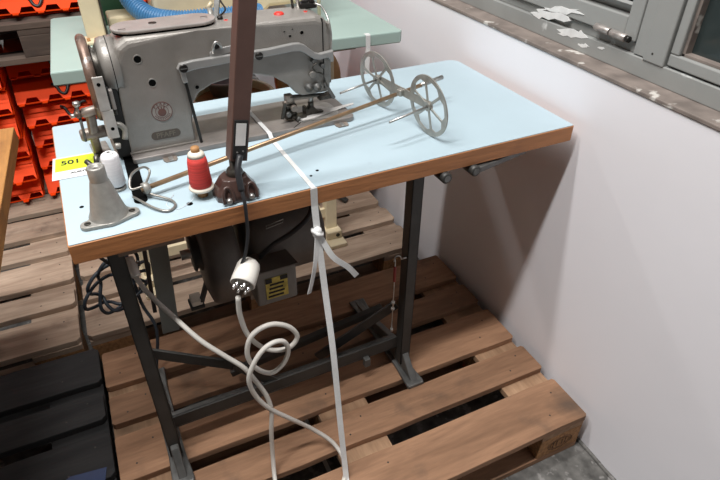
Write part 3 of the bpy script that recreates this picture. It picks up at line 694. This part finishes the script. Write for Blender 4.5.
# ================================================================== LYING THREAD STAND
ts = Thing('thread_stand', 'knocked-over thread stand with two spoked grey discs lying on the blue table', 'thread stand', (-.6,.15,0))
CL = Vector((-.378,.300,.0695)); CR = Vector((-.352,.104,.0715))
pd_ = Vector((.985,.165,.06)).normalized()
P0 = Vector((-.980,.102,.019)); P1 = Vector((-.222,.252,.066)) 
pdir = (P1-P0).normalized()
ts.part('pole', MB().tube([P0, P1], .0048, M['brass'], 12), label='long coppery brown pole')
ts.part('pole_tip', MB().tube([P1-pdir*.07, P1+pdir*.002], .0056, M['steel'], 12))
mid = (CL+CR)/2
ts.part('crossbar', MB().beam(CL+pdir*.003, CR+pdir*.003, .003, .020, M['wheelgrey'], .001).beam(mid-pdir*.010+Vector((0,0,.0)), mid+pdir*.010, .016, .016, M['wheelgrey'], .003))
def disc(cen, R, rot, turn):
    ax = Matrix.Rotation(turn, 3, 'Z') @ pdir; ax.z = 0; ax.normalize()
    u = Vector((-ax.y, ax.x, 0)); w = Vector((0,0,1))
    ax = (ax + w*.10).normalized(); w = (w - ax*w.dot(ax)).normalized()
    mb = MB(); n = 48
    def P(r, a, t): return cen + u*(r*math.cos(a)) + w*(r*math.sin(a)) + ax*t
    def annulus(r0, r1, t0, t1, n=48):
        bm = bmesh.new(); rings = [[bm.verts.new(P(r, 2*PI*i/n, t)) for i in range(n)] for r, t in ((r0,t0),(r1,t0),(r1,t1),(r0,t1))]
        for k in range(4):
            for i in range(n): bm.faces.new([rings[k][i], rings[k][(i+1)%n], rings[(k+1)%4][(i+1)%n], rings[(k+1)%4][i]])
        mb._merge(bm, M['wheelgrey'])
    annulus(R-.010, R, -.0014, .0014); annulus(.0035, .011, -.0045, .0045)
    for k in range(6):
        a = rot + k*PI/3
        p = P(.009, a, 0); q = P(R-.007, a, 0)
        mb.beam(p, q, .0065, .0024, M['wheelgrey'], .0005, up=tuple(ax))
    # curved shoulders that fill between spoke and rim
        for sgn in (-1, 1):
            bm = bmesh.new(); vs = []
            for t in (-.0012, .0012):
                vs.append([bm.verts.new(P(R-.017, a+sgn*.05, t)), bm.verts.new(P(R-.009, a+sgn*.30, t)), bm.verts.new(P(R-.009, a, t))])
            bm.faces.new(vs[0]); bm.faces.new(vs[1][::-1])
            for i in range(3): bm.faces.new([vs[0][i], vs[0][(i+1)%3], vs[1][(i+1)%3], vs[1][i]])
            mb._merge(bm, M['wheelgrey'])
    return mb
for cen, rot, R_, turn in ((CL,.25,.0685,-.02),(CR,.35,.0705,-.12)):
    dd = ts.part('spool_disc', disc(cen, R_, rot, turn), label='six-spoked grey disc')
    ts.part('spool_pin', MB().tube([cen+pdir*.006, cen-pdir*.112+Vector((0,0,-.002))], .0027, M['steel'], 10), dd)
ts.part('pole_collar', MB().lathe([(.006,-.003),(.011,-.003),(.012,.004),(.009,.010),(.006,.011)], P0+pdir*.006, pdir, M['zinc'], 18))
wr = MB()
wr.tube([P0+Vector((.004,.0,.006)), (-.997,.108,.022), (-.993,.126,.035), (-.981,.148,.036), (-.962,.166,.031), (-.954,.162,.021), (-.968,.130,.014), P0+Vector((.006,.006,-.002))], .0024, M['wire'], 8, smoothn=6)
wr.tube([P0+Vector((.004,.0,-.006)), (-.960,.091,.0085), (-.935,.066,.005), (-.931,.046,.0035), (-.946,.033,.0035), (-.967,.050,.005), (-.997,.102,.008)], .0024, M['wire'], 8, smoothn=6)
ts.part('wire_guide', wr, label='bent grey wire loops at the pole foot')
# ================================================================== CLOTH STRIP under the foot
cl_ = MB()
cl_.prism([(-.600,.268),(-.560,.270),(-.500,.288),(-.440,.304),(-.438,.312),(-.50,.305),(-.53,.335),(-.575,.350),(-.602,.335)], 'z', BZ+.0016, BZ+.0034, M['cloth'])
single('fabric_scrap', cl_, 'white fabric scrap pinched under the presser foot', 'fabric', (-.54,.30,BZ+.0016))
# ================================================================== STRAP
sp = Thing('cotton_strap', 'white cotton strap tied round the table with a knot and dangling tails', 'strap', (-.672,0,0))
sp.part('band', MB().ribbon([(-.690,W+.0015,-.044),(-.690,W+.0015,.0012),(-.688,.44,.0008),(-.687,.408,.0010),(-.687,.402,BZ+.0012),(-.682,.262,BZ+.0030),(-.680,.240,BZ+.0012),(-.679,.230,.0016),(-.674,.0,.0012),(-.673,-.0015,-.001),(-.673,-.0015,-.042),(-.674,-.012,-.095)], lambda t: .0095 if t < .78 else .0145, .0009, M['strap'], (1,0,0)))
kn = MB()
k0 = Vector((-.675,-.016,-.098))
kn.lathe([(0,-.013),(.006,-.012),(.0095,-.006),(.0105,.001),(.0085,.008),(.006,.012),(0,.013)], k0, (.1,0,1), M['strap'], 14)
kn.tube([k0+Vector((-.010,.002,.006)), k0+Vector((-.004,-.0105,.003)), k0+Vector((.006,-.009,-.002)), k0+Vector((.011,.002,-.006)), k0+Vector((.004,.009,-.002)), k0+Vector((-.008,.008,.005))], .0040, M['strap'], 8, closed=True, smoothn=0)
sp.part('knot', kn)
sp.part('long_tail', MB().ribbon([k0+Vector((0,-.002,-.005)), (-.675,-.045,-.230), (-.677,-.085,-.376), (-.683,-.130,-.571), (-.690,-.178,-.742), (-.709,-.229,-.7465)], .0145, .0012, M['strap'], (1,.1,0), 5))
sp.part('short_tail', MB().ribbon([k0+Vector((.003,-.004,-.006)), (-.650,-.035,-.155), (-.618,-.040,-.190), (-.597,-.040,-.222)], .0125, .0010, M['strap'], lambda t: (1,0,.9), 5))
sp.part('short_tail', MB().ribbon([k0+Vector((-.003,-.004,-.008)), (-.690,-.034,-.16), (-.700,-.036,-.205), (-.708,-.036,-.235)], .0115, .0010, M['strap'], (1,.4,0), 5))
fs = MB().ribbon([(-.690,.445,.0235),(-.688,.352,.0235),(-.6875,.340,.0215),(-.687,.325,.0015),(-.686,.27,.0012),(-.684,.13,.0012)], .012, .001, M['strap'], (1,.4,0))
single('strap_offcut', fs, 'white strap end on the floor glimpsed through the gaps of the pallet', 'strap', (-.687,.30,.0012), 'W')
# ================================================================== MOTOR
mo = Thing('electric_motor', 'dusty dark electric motor bolted beneath the table beside the hanging grey bar', 'motor', (-.75,.22,-T))
MC = Vector((0,.235,-.25))
mb = MB()
mb.lathe([(0,0),(.055,.002),(.085,.010),(.098,.028),(.100,.05),(.100,.165),(.096,.185),(.080,.198),(.03,.203),(0,.203)], (-.785,MC.y,MC.z), (1,0,0), M['motor'], 40)
mo.part('housing', mb)
fn = MB()
fn.lathe([(0,.0),(.085,.0),(.116,.008),(.123,.022),(.123,.064),(.110,.080),(.06,.086)], (-.884,MC.y,MC.z-.018), (1,0,0), M['motor'], 40)
mo.part('clutch_cover', fn)
mo.part('pulley', MB().lathe([(0,0),(.045,0),(.047,.004),(.038,.010),(.047,.016),(.045,.02),(0,.02)], (-.902,MC.y,MC.z), (1,0,0), M['iron'], 28).cyl((-.925,MC.y,MC.z),(-.87,MC.y,MC.z),.012,M['steel'],16))
tbx = MB()
tbx.box((-.790,.092,-.352),(-.690,.160,-.245),M['motorl'],.006,seg=3)
tb_ = mo.part('terminal_box', tbx, label='lighter grey terminal box')
np_ = MB()
np_.box((-.768,.0905,-.334),(-.714,.092,-.272),M['plate'],.0004)
random.seed(11)
for i in range(4): np_.box((-.764+.002*i,.0899,-.329+.0115*i),(-.726+.003*(i%2),.0905,-.3235+.0115*i),M['ink'])
np_.box((-.768,.0898,-.286),(-.752,.0905,-.272),M['ink']).box((-.732,.0898,-.284),(-.714,.0905,-.272),M['ink'])
mo.part('nameplate', np_, tb_, label='yellow and black motor nameplate')
mo.part('box_lid', MB().prism([(-.80,.075),(-.69,.075),(-.70,.15),(-.79,.15)], 'z', -.240, -.236, M['motor'], .001), tb_)
mo.part('mounting_bracket', MB().box((-.80,.15,-.14),(-.60,.32,-.128),M['iron'],.002).box((-.80,.17,-.128),(-.78,.30,-T),M['iron'],.002).box((-.62,.17,-.128),(-.60,.30,-T),M['iron'],.002).box((-.845,.18,-.15),(-.80,.22,-T),M['irong'],.003))
mo.part('inner_trace', MB().tube([(-.74,.135,-.165),(-.70,.135,-.158),(-.698,.135,-.150),(-.74,.135,-.157)], .0012, M['wire'], 6, closed=True))
mo.part('switch_button', MB().box((-.925,.225,-.408),(-.898,.262,-.392),M['cream'],.003).box((-.93,.222,-.418),(-.894,.265,-.408),M['black'],.003), label='pale switch block')
mo.part('lever_arm', MB().beam((-.90,.23,-.40),(-.86,.235,-.30),.014,.01,M['iron'],.002))
mo.part('spacer_block', MB().box((-.930,.16,-.118),(-.875,.215,-T),M['cork'],.002), label='light wooden spacer block')
mo.part('supply_cable', MB().tube([(-.664,.20,-.045),(-.652,.10,-.075),(-.66,.06,-.10),(-.70,.06,-.135),(-.74,.08,-.17),(-.765,.12,-.225)], .0060, M['rubber'], 10, smoothn=6), label='thick black supply cable')
# ================================================================== WHITE CABLE WITH PLUG
wc = Thing('power_cable', 'white rubber cable with a many-pinned round plug looping in front of the stand', 'power cable', (-.85,-.03,-.3))
CA = [(-1.039,0.170,-0.183), (-1.032,0.140,-0.205), (-1.015,0.100,-0.230), (-0.980,0.050,-0.268), (-0.944,0.000,-0.304), (-0.904,-0.030,-0.342), (-0.873,-0.045,-0.377), (-0.856,-0.050,-0.416), (-0.834,-0.055,-0.480), (-0.827,-0.060,-0.535), (-0.835,-0.065,-0.60), (-0.841,-0.070,-0.695), (-0.851,-0.104,-0.743), (-0.858,-0.159,-0.743), (-0.828,-0.215,-0.743)]
CB = [(-0.858,-0.035,-0.187), (-0.860,-0.035,-0.236), (-0.850,-0.035,-0.298), (-0.824,-0.038,-0.344), (-0.791,-0.042,-0.365), (-0.761,-0.045,-0.363), (-0.745,-0.045,-0.338), (-0.762,-0.045,-0.303), (-0.796,-0.045,-0.280), (-0.830,-0.045,-0.283), (-0.852,-0.045,-0.306), (-0.859,-0.045,-0.352), (-0.843,-0.045,-0.398), (-0.813,-0.045,-0.426), (-0.784,-0.048,-0.407), (-0.771,-0.053,-0.366), (-0.779,-0.056,-0.331), (-0.800,-0.058,-0.320), (-0.826,-0.060,-0.328), (-0.851,-0.062,-0.357), (-0.868,-0.063,-0.403), (-0.858,-0.062,-0.465), (-0.830,-0.062,-0.525), (-0.787,-0.060,-0.587), (-0.728,-0.056,-0.672), (-0.683,-0.082,-0.725), (-0.674,-0.135,-0.743), (-0.697,-0.179,-0.743), (-0.754,-0.223,-0.743), (-0.828,-0.215,-0.743)]
wc.part('cable', MB().tube(CA + [(x, y, z) for x, y, z in CB[::-1][1:]], .0056, M['cable'], 10, smoothn=6))
pc = Vector((-.836,-.024,-.150)); pax = Vector((-.50,-.66,-.30)).normalized()
pg = MB()
pg.lathe([(0,-.010),(.014,-.009),(.021,-.003),(.024,.006),(.025,.034),(.025,.046),(.0225,.048),(.0215,.041),(0,.041)], pc-pax*.028, pax, M['plug'], 32)
pl_ = wc.part('plug', pg)
u = pax.cross(Vector((0,1,0))).normalized(); w = pax.cross(u)
pn = MB()
for k in range(6):
    a = k*PI/3
    q = pc + pax*.012 + (u*math.cos(a)+w*math.sin(a))*.0145
    pn.cyl(q, q+pax*.020, .0028, M['chrome'], 10, bev=.0008)
pn.cyl(pc+pax*.018, pc+pax*.028, .004, M['chrome'], 12)
wc.part('pins', pn, pl_, label='bright metal pins')
wc.part('inlet_socket', MB().cyl((-1.036,.178,-.178),(-1.030,.140,-.205),.010,M['plug'],18,bev=.002).cyl((-1.048,.165,-.195),(-1.018,.172,-.195),.007,M['chrome'],14))
# ================================================================== HOOKED ROD
hr = Thing('hooked_rod', 'thin hooked rod with dark red sleeve hanging beside the right iron post', 'hooked rod', (-.43,.075,-.33))
hx, hy = -.4335, .072
hr.part('rod', MB().tube([(hx+.018,hy,-.318),(hx+.012,hy,-.305),(hx,hy,-.303),(hx-.004,hy,-.318),(hx,hy,-.33),(hx,hy,-.56)], .0016, M['steel'], 8, smoothn=4))
hr.part('sleeve', MB().cyl((hx,hy,-.335),(hx,hy,-.385),.004,M['redsleeve'],12,bev=.001))
hr.part('coupling', MB().cyl((hx,hy,-.455),(hx,hy,-.462),.005,M['steel'],10).cyl((hx,hy,-.478),(hx,hy,-.484),.005,M['steel'],10).cyl((hx,hy,-.555),(hx,hy,-.565),.004,M['steel'],10))
hr.part('hanger_pin', MB().cyl((hx+.018,hy,-.316),(hx+.032,hy,-.316),.0025,M['steel'],8))
# ================================================================== DARK CABLE COIL
random.seed(5)
ck = []
cy = .43
for k in range(52):
    a = k*2*PI/16
    r = .068 + .022*math.sin(k*.9) + k*.0004
    ck.append((-1.085+.028*math.sin(k*.37)+r*math.cos(a), cy+.003*k/5+.018*math.sin(k*1.3), -.445+.9*r*math.sin(a)))
cc_ = MB().tube([(-1.03,.17,-.19),(-1.06,.28,-.24),(-1.10,.38,-.30)]+ck+[(-1.04,.44,-.52),(-1.02,.40,-.60),(-1.05,.38,-.735)], .0048, M['bluecab'], 8, smoothn=5)
single('cable_coil', cc_, 'blue-black cable hanging in loose coils behind the left table leg', 'cable', (-1.105,.43,-.45))
# ================================================================== MINT TABLE BEHIND
MZ = .935
mt = Thing('workshop_table', 'mint green table top standing behind the sewing machine', 'table', (-.6,1.3,.144), 'W')
mt.part('tabletop', MB().prism([(-1.112,1.04),(-.095,.995),(-.085,1.005),(-.085,1.54),(-.10,1.555),(-1.085,1.585),(-1.095,1.575)], 'z', MZ-.038, MZ, M['mint'], .004))
mt.part('tabletop_joint', MB().beam((-.33,1.01,MZ+.0004),(-.18,1.56,MZ+.0004),.0025,.001,M['zinc']), label='thin dark seam on the mint top')
for x in (-1.0,-.32):
    mt.part('post', MB().box((x-.022,1.06,.156),(x+.022,1.10,MZ-.038),M['creamp'],.003))
    mt.part('foot', MB().box((x-.035,.99,.144),(x+.035,1.45,.162),M['creamp'],.004).box((x-.03,1.03,.162),(x+.03,1.12,.195),M['creamp'],.004))
    mt.part('foot_screw', MB().cyl((x+.012,1.028,.178),(x+.012,1.034,.178),.008,M['bolt'],12))
mt.part('cross_beam', MB().box((-1.0,1.075,.24),(-.32,1.09,.28),M['creamp'],.002))
mt.part('drawer', MB().box((-.30,1.10,MZ-.075),(-.20,1.35,MZ-.038),M['under'],.003), label='small dark brown block below the top')
st2 = MB().ribbon([(-.208,1.012,MZ+.001),(-.208,.998,MZ+.001),(-.208,.9965,MZ-.002),(-.208,.9955,MZ-.040),(-.213,.99,MZ-.09),(-.216,.985,MZ-.15),(-.205,1.02,.50),(-.23,1.09,.30)], .016, .001, M['strap'], (1,0,0))
single('cotton_strap', st2, 'white cotton strap hanging over the front edge of the mint table', 'strap', (-.20,.997,MZ-.04), 'W')
# cream machine on the mint table
cm = Thing('overlock_machine', 'cream sewing machine on the mint green table, mostly hidden behind the grey machine', 'sewing machine', (-.6,1.25,MZ), 'W')
cm.part('bed', MB().box((-.90,1.20,MZ),(-.36,1.40,MZ+.03),M['creamp'],.008))
cm.part('arm', MB().prism([(-.80,MZ+.03),(-.80,MZ+.30),(-.36,MZ+.30),(-.30,MZ+.26),(-.30,MZ+.05),(-.44,MZ+.05),(-.48,MZ+.02)], 'y', 1.24, 1.38, M['creamp'], .012))
cm.part('belt_guard_or_fill', MB().box((-1.0,1.27,MZ+.002),(-.945,1.33,MZ+.36),M['creamp'],.005).box((-1.01,1.23,MZ),(-.945,1.30,MZ+.010),M['creamp'],.003), label='tall cream guard post')
gs = MB()
for y in (1.245,1.262): gs.cyl((-.998,y,MZ+.010),(-.998,y,MZ+.013),.005,M['cork'],12)
cm.part('guard_screw', gs)
cm.part('needle_rods', MB().cyl((-.315,1.22,MZ+.03),(-.318,1.22,MZ+.20),.007,M['chrome'],14).cyl((-.285,1.21,MZ),(-.285,1.21,MZ+.20),.006,M['creamp'],12))
cm.part('base_cover', MB().box((-.93,1.30,MZ),(-.80,1.39,MZ+.055),M['creamp'],.006))
cm.part('guard_edge', MB().box((-.944,1.262,MZ+.002),(-.940,1.335,MZ+.36),M['dark']))
# green box behind
gbx = Thing('control_box', 'dark green metal box behind the cream guard post', 'box', (-.90,1.49,MZ), 'W')
gbx.part('body', MB().box((-.955,1.42,MZ),(-.84,1.56,MZ+.20),M['green'],.006))
gbx.part('lid', MB().box((-.958,1.417,MZ+.20),(-.837,1.563,MZ+.215),M['green'],.004))
# blue hose
hz = MZ
hp = smoothpath([(-.875,1.33,MZ+.20),(-.86,1.29,MZ+.11),(-.82,1.225,MZ+.068),(-.75,1.17,MZ+.060),(-.66,1.15,MZ+.062),(-.57,1.14,MZ+.062),(-.50,1.15,MZ+.06)], 60)
ho = MB()
ho.tube(hp, lambda t: .027+.0022*math.sin(t*2*PI*62), M['hose'], 20)
hs = Thing('corrugated_hose', 'bright blue corrugated hose curving behind the grey machine', 'hose', (-.7,1.16,MZ+.03), 'W')
hs.part('tube', ho)
hs.part('clamp', MB().lathe([(.0285,-.008),(.0315,-.008),(.0315,.008),(.0285,.008)], (-.655,1.15,MZ+.062), (1,-.05,0), M['zinc'], 24).cyl((-.66,1.15,MZ+.09),(-.645,1.15,MZ+.105),.006,M['creamp'],10), label='pale hose clamp')
hs.part('support', MB().box((-.80,1.15,MZ),(-.52,1.19,MZ+.034),M['creamp'],.003))
# round seat and round tub under/behind
stl = Thing('stool', 'round brown padded stool under the mint green table', 'stool', (-.35,1.30,.144), 'W')
stl.part('seat', MB().lathe([(0,0),(.11,0),(.125,.012),(.125,.04),(.11,.05),(0,.054)], (-.235,1.38,.38), (0,0,1), M['brownseat'], 36))
stl.part('backrest', MB().lathe([(0,0),(.125,.0),(.14,.015),(.135,.035),(.12,.045),(0,.05)], (-.235,1.50,.635), (0,-1,.2), M['brownseat'], 40))
stl.part('column', MB().cyl((-.235,1.38,.18),(-.235,1.38,.38),.02,M['iron'],16).beam((-.235,1.46,.42),(-.235,1.50,.57),.03,.012,M['iron']))
for k in range(5):
    a = k*2*PI/5+.3
    stl.part('leg', MB().beam((-.235,1.38,.20),(-.235+.13*math.cos(a),1.38+.13*math.sin(a),.152),.025,.012,M['iron'],.002))
tub = Thing('round_tub', 'round cream tub with a pale rim seen through the arch of the grey machine', 'tub', (-.62,1.30,.144), 'W')
tub.part('wall', MB().lathe([(0,0),(.12,0),(.145,.51),(.155,.515),(.155,.526),(.136,.526),(.115,.02),(0,.02)], (-.575,1.365,.144), (0,0,1), M['tubc'], 40))
tub.part('cardboard_lid', MB().lathe([(.138,.500),(0,.500),(0,.49),(.136,.49)], (-.575,1.365,.144), (0,0,1), M['brownseat'], 32), label='brown sheet inside the tub')
pan = Thing('round_pan', 'round blue-grey pan with light rim resting in the cream tub', 'pan', (-.58,1.44,.645), 'W')
pan.part('bowl', MB().lathe([(0,0),(.05,.0),(.066,.05),(.074,.052),(.074,.057),(.062,.057),(.046,.006),(0,.006)], (-.580,1.44,.6450), (0,0,1), M['lever'], 32))
pan.part('lining', MB().lathe([(.061,.048),(0,.044)], (-.580,1.44,.6450), (0,0,1), M['bluecab'], 28))
# ================================================================== RED BINS
random.seed(21)
BWD, BD, BH = .415, .30, .0975
def make_bin():
    t = Thing('stacking_bin', 'x', 'bin', (0,0,0), 'W', group='orange-red stacking bins')
    s = MB(); th = .004
    s.box((-BWD/2,0,0),(BWD/2,BD,th),M['red']).box((-BWD/2,BD-th,0),(BWD/2,BD,BH-.012),M['red']).box((-BWD/2,.03,0),(-BWD/2+th,BD,BH-.012),M['red']).box((BWD/2-th,.03,0),(BWD/2,BD,BH-.012),M['red'])
    # top flange
    s.box((-BWD/2,.0,BH-.014),(BWD/2,BD,BH-.010),M['red'])
    t.part('shell', s)
    # sloped front apron with castellated bottom edge
    n = 5; pts = []; w = BWD/n
    for i in range(n):
        x = -BWD/2 + i*w
        pts += [(x, -.082), (x+w*.34, -.082), (x+w*.46, -.060), (x+w*.88, -.060)]
    poly = [(-BWD/2,0)] + pts + [(BWD/2,-.082),(BWD/2,0)]
    a = MB(); a.prism(poly, 'y', -.002, .002, M['red'], 0)
    R = Matrix.Rotation(-.75, 4, 'X')
    for v in a.bm.verts: v.co = (R @ v.co) + Vector((0,.0,BH-.012))
    ap = t.part('apron', a)
    # teeth stick forward as little ledges
    tt = MB()
    for i in range(n):
        x = -BWD/2 + i*w
        tt.prism([(x+.002,0),(x+w*.34,0),(x+w*.30,-.022),(x+.006,-.022)], 'z', 0, .005, M['red'], .001)
    for v in tt.bm.verts: v.co += Vector((0,-.052,BH-.075))
    tt.box((-BWD/2+.002,-.0535,BH-.0755),(BWD/2-.002,-.0505,BH-.0715),M['red'])
    t.part('teeth', tt, ap)
    h = MB()
    h.tube([(-.07,-.022,BH-.020),(-.055,-.028,BH-.028),(-.045,-.040,BH-.050),(-.03,-.046,BH-.056),(-.018,-.040,BH-.044),(-.01,-.030,BH-.028),(.012,-.022,BH-.016),(.03,-.020,BH-.014)], .0062, M['black'], 8, smoothn=4)
    t.part('hook', h, label='black curved hook')
    return t.root
proto = make_bin()
def dup(root):
    r = root.copy(); C.objects.link(r)
    for ch in list(root.children):
        c = ch.copy(); C.objects.link(c); c.parent = r
        for g in list(ch.children):
            d = g.copy(); C.objects.link(d); d.parent = c
    return r
first = True
cols = ((-1.535,'leftmost'),(-1.10,'second'),(-.665,'third'))
names = ['bottom','second from the bottom','third from the bottom','fourth from the bottom','fifth from the bottom','topmost']
for ci, (bx, cn) in enumerate(cols):
    for lvl, zb in ((0,.1445),(1,.8755)):
        for k in range(6):
            o = proto if first else dup(proto); first = False
            o.location = (bx+random.uniform(-.005,.005), 1.86+(.06 if ci else 0)+random.uniform(-.035,.035)-(.02 if lvl else 0), zb+k*BH)
            o.rotation_euler = (0,0,random.uniform(-.03,.03))
            o['label'] = 'orange-red stacking bin, %s of the %s column on the %s pallet' % (names[k], cn, 'upper' if lvl else 'lower')
pallet('dark dusty pallet lying on top of the lower red bins', -.55, 1.80, 'old', z0=.1445+6*BH-.0005+.002, mats=pd2, seed=9, group='pallets at the back')
# ================================================================== LEFT DESK
dk = Thing('worktable', 'honey brown worktable cut off by the left edge of the photo', 'table', (-1.6,.5,.144), 'W')
dk.part('worktop', MB().prism([(-1.31,-.85),(-1.222,.93),(-1.80,.955),(-2.3,.96),(-2.3,-.85)], 'z', .81, .85, M['desk'], .002))
for (x, y) in ((-1.62,.86),(-1.62,-.70)):
    dk.part('leg', MB().box((x-.03,y-.02,.144),(x+.012,y+.02,.81),M['iron'],.003))
dk.part('rail', MB().box((-1.65,-.70,.74),(-1.63,.86,.80),M['iron'],.002))
for (x, y) in ((-2.2,.86),(-2.2,-.70)):
    dk.part('leg', MB().box((x-.03,y-.02,.144),(x+.012,y+.02,.81),M['iron'],.003))
# ================================================================== LIGHT
def area(name, loc, rot, sx, sy, e, col=(1,1,1)):
    l = bpy.data.lights.new(name, 'AREA'); l.shape = 'RECTANGLE'; l.size = sx; l.size_y = sy; l.energy = e; l.color = col
    o = bpy.data.objects.new(name, l); C.objects.link(o); o.location = loc; o.rotation_euler = rot; return o
area("ceiling_tube_light", (-1.6,-.22,3.7), (0,0,0), 2.2, .16, 112, (1,.985,.965))
area("ceiling_tube_light", (-1.6,.66,3.7), (0,0,0), 2.2, .16, 68, (1,.985,.965))
area('ceiling_tube_light', (-1.9,3.5,3.7), (0,0,0), 2.4, .25, 34, (1,.98,.955))
w_ = bpy.data.worlds.new('World'); bpy.context.scene.world = w_; w_.use_nodes = True
w_.node_tree.nodes['Background'].inputs[0].default_value = (1,.97,.95,1); w_.node_tree.nodes['Background'].inputs[1].default_value = .065
# ================================================================== CAMERA
cam = bpy.data.cameras.new('camera'); co = bpy.data.objects.new('camera', cam); C.objects.link(co)
co.location = (-1.0079,-0.6355,1.4807); co.rotation_euler = (.9369,-.008,-.4394)
cam.sensor_width = 36; cam.lens = 575.31/720*36; cam.clip_start = .02
sc = bpy.context.scene; sc.camera = co
sc.view_settings.view_transform = 'Standard'; sc.view_settings.look = 'None'; sc.view_settings.gamma = 1; sc.view_settings.exposure = 0
sc.view_settings.use_curve_mapping = False
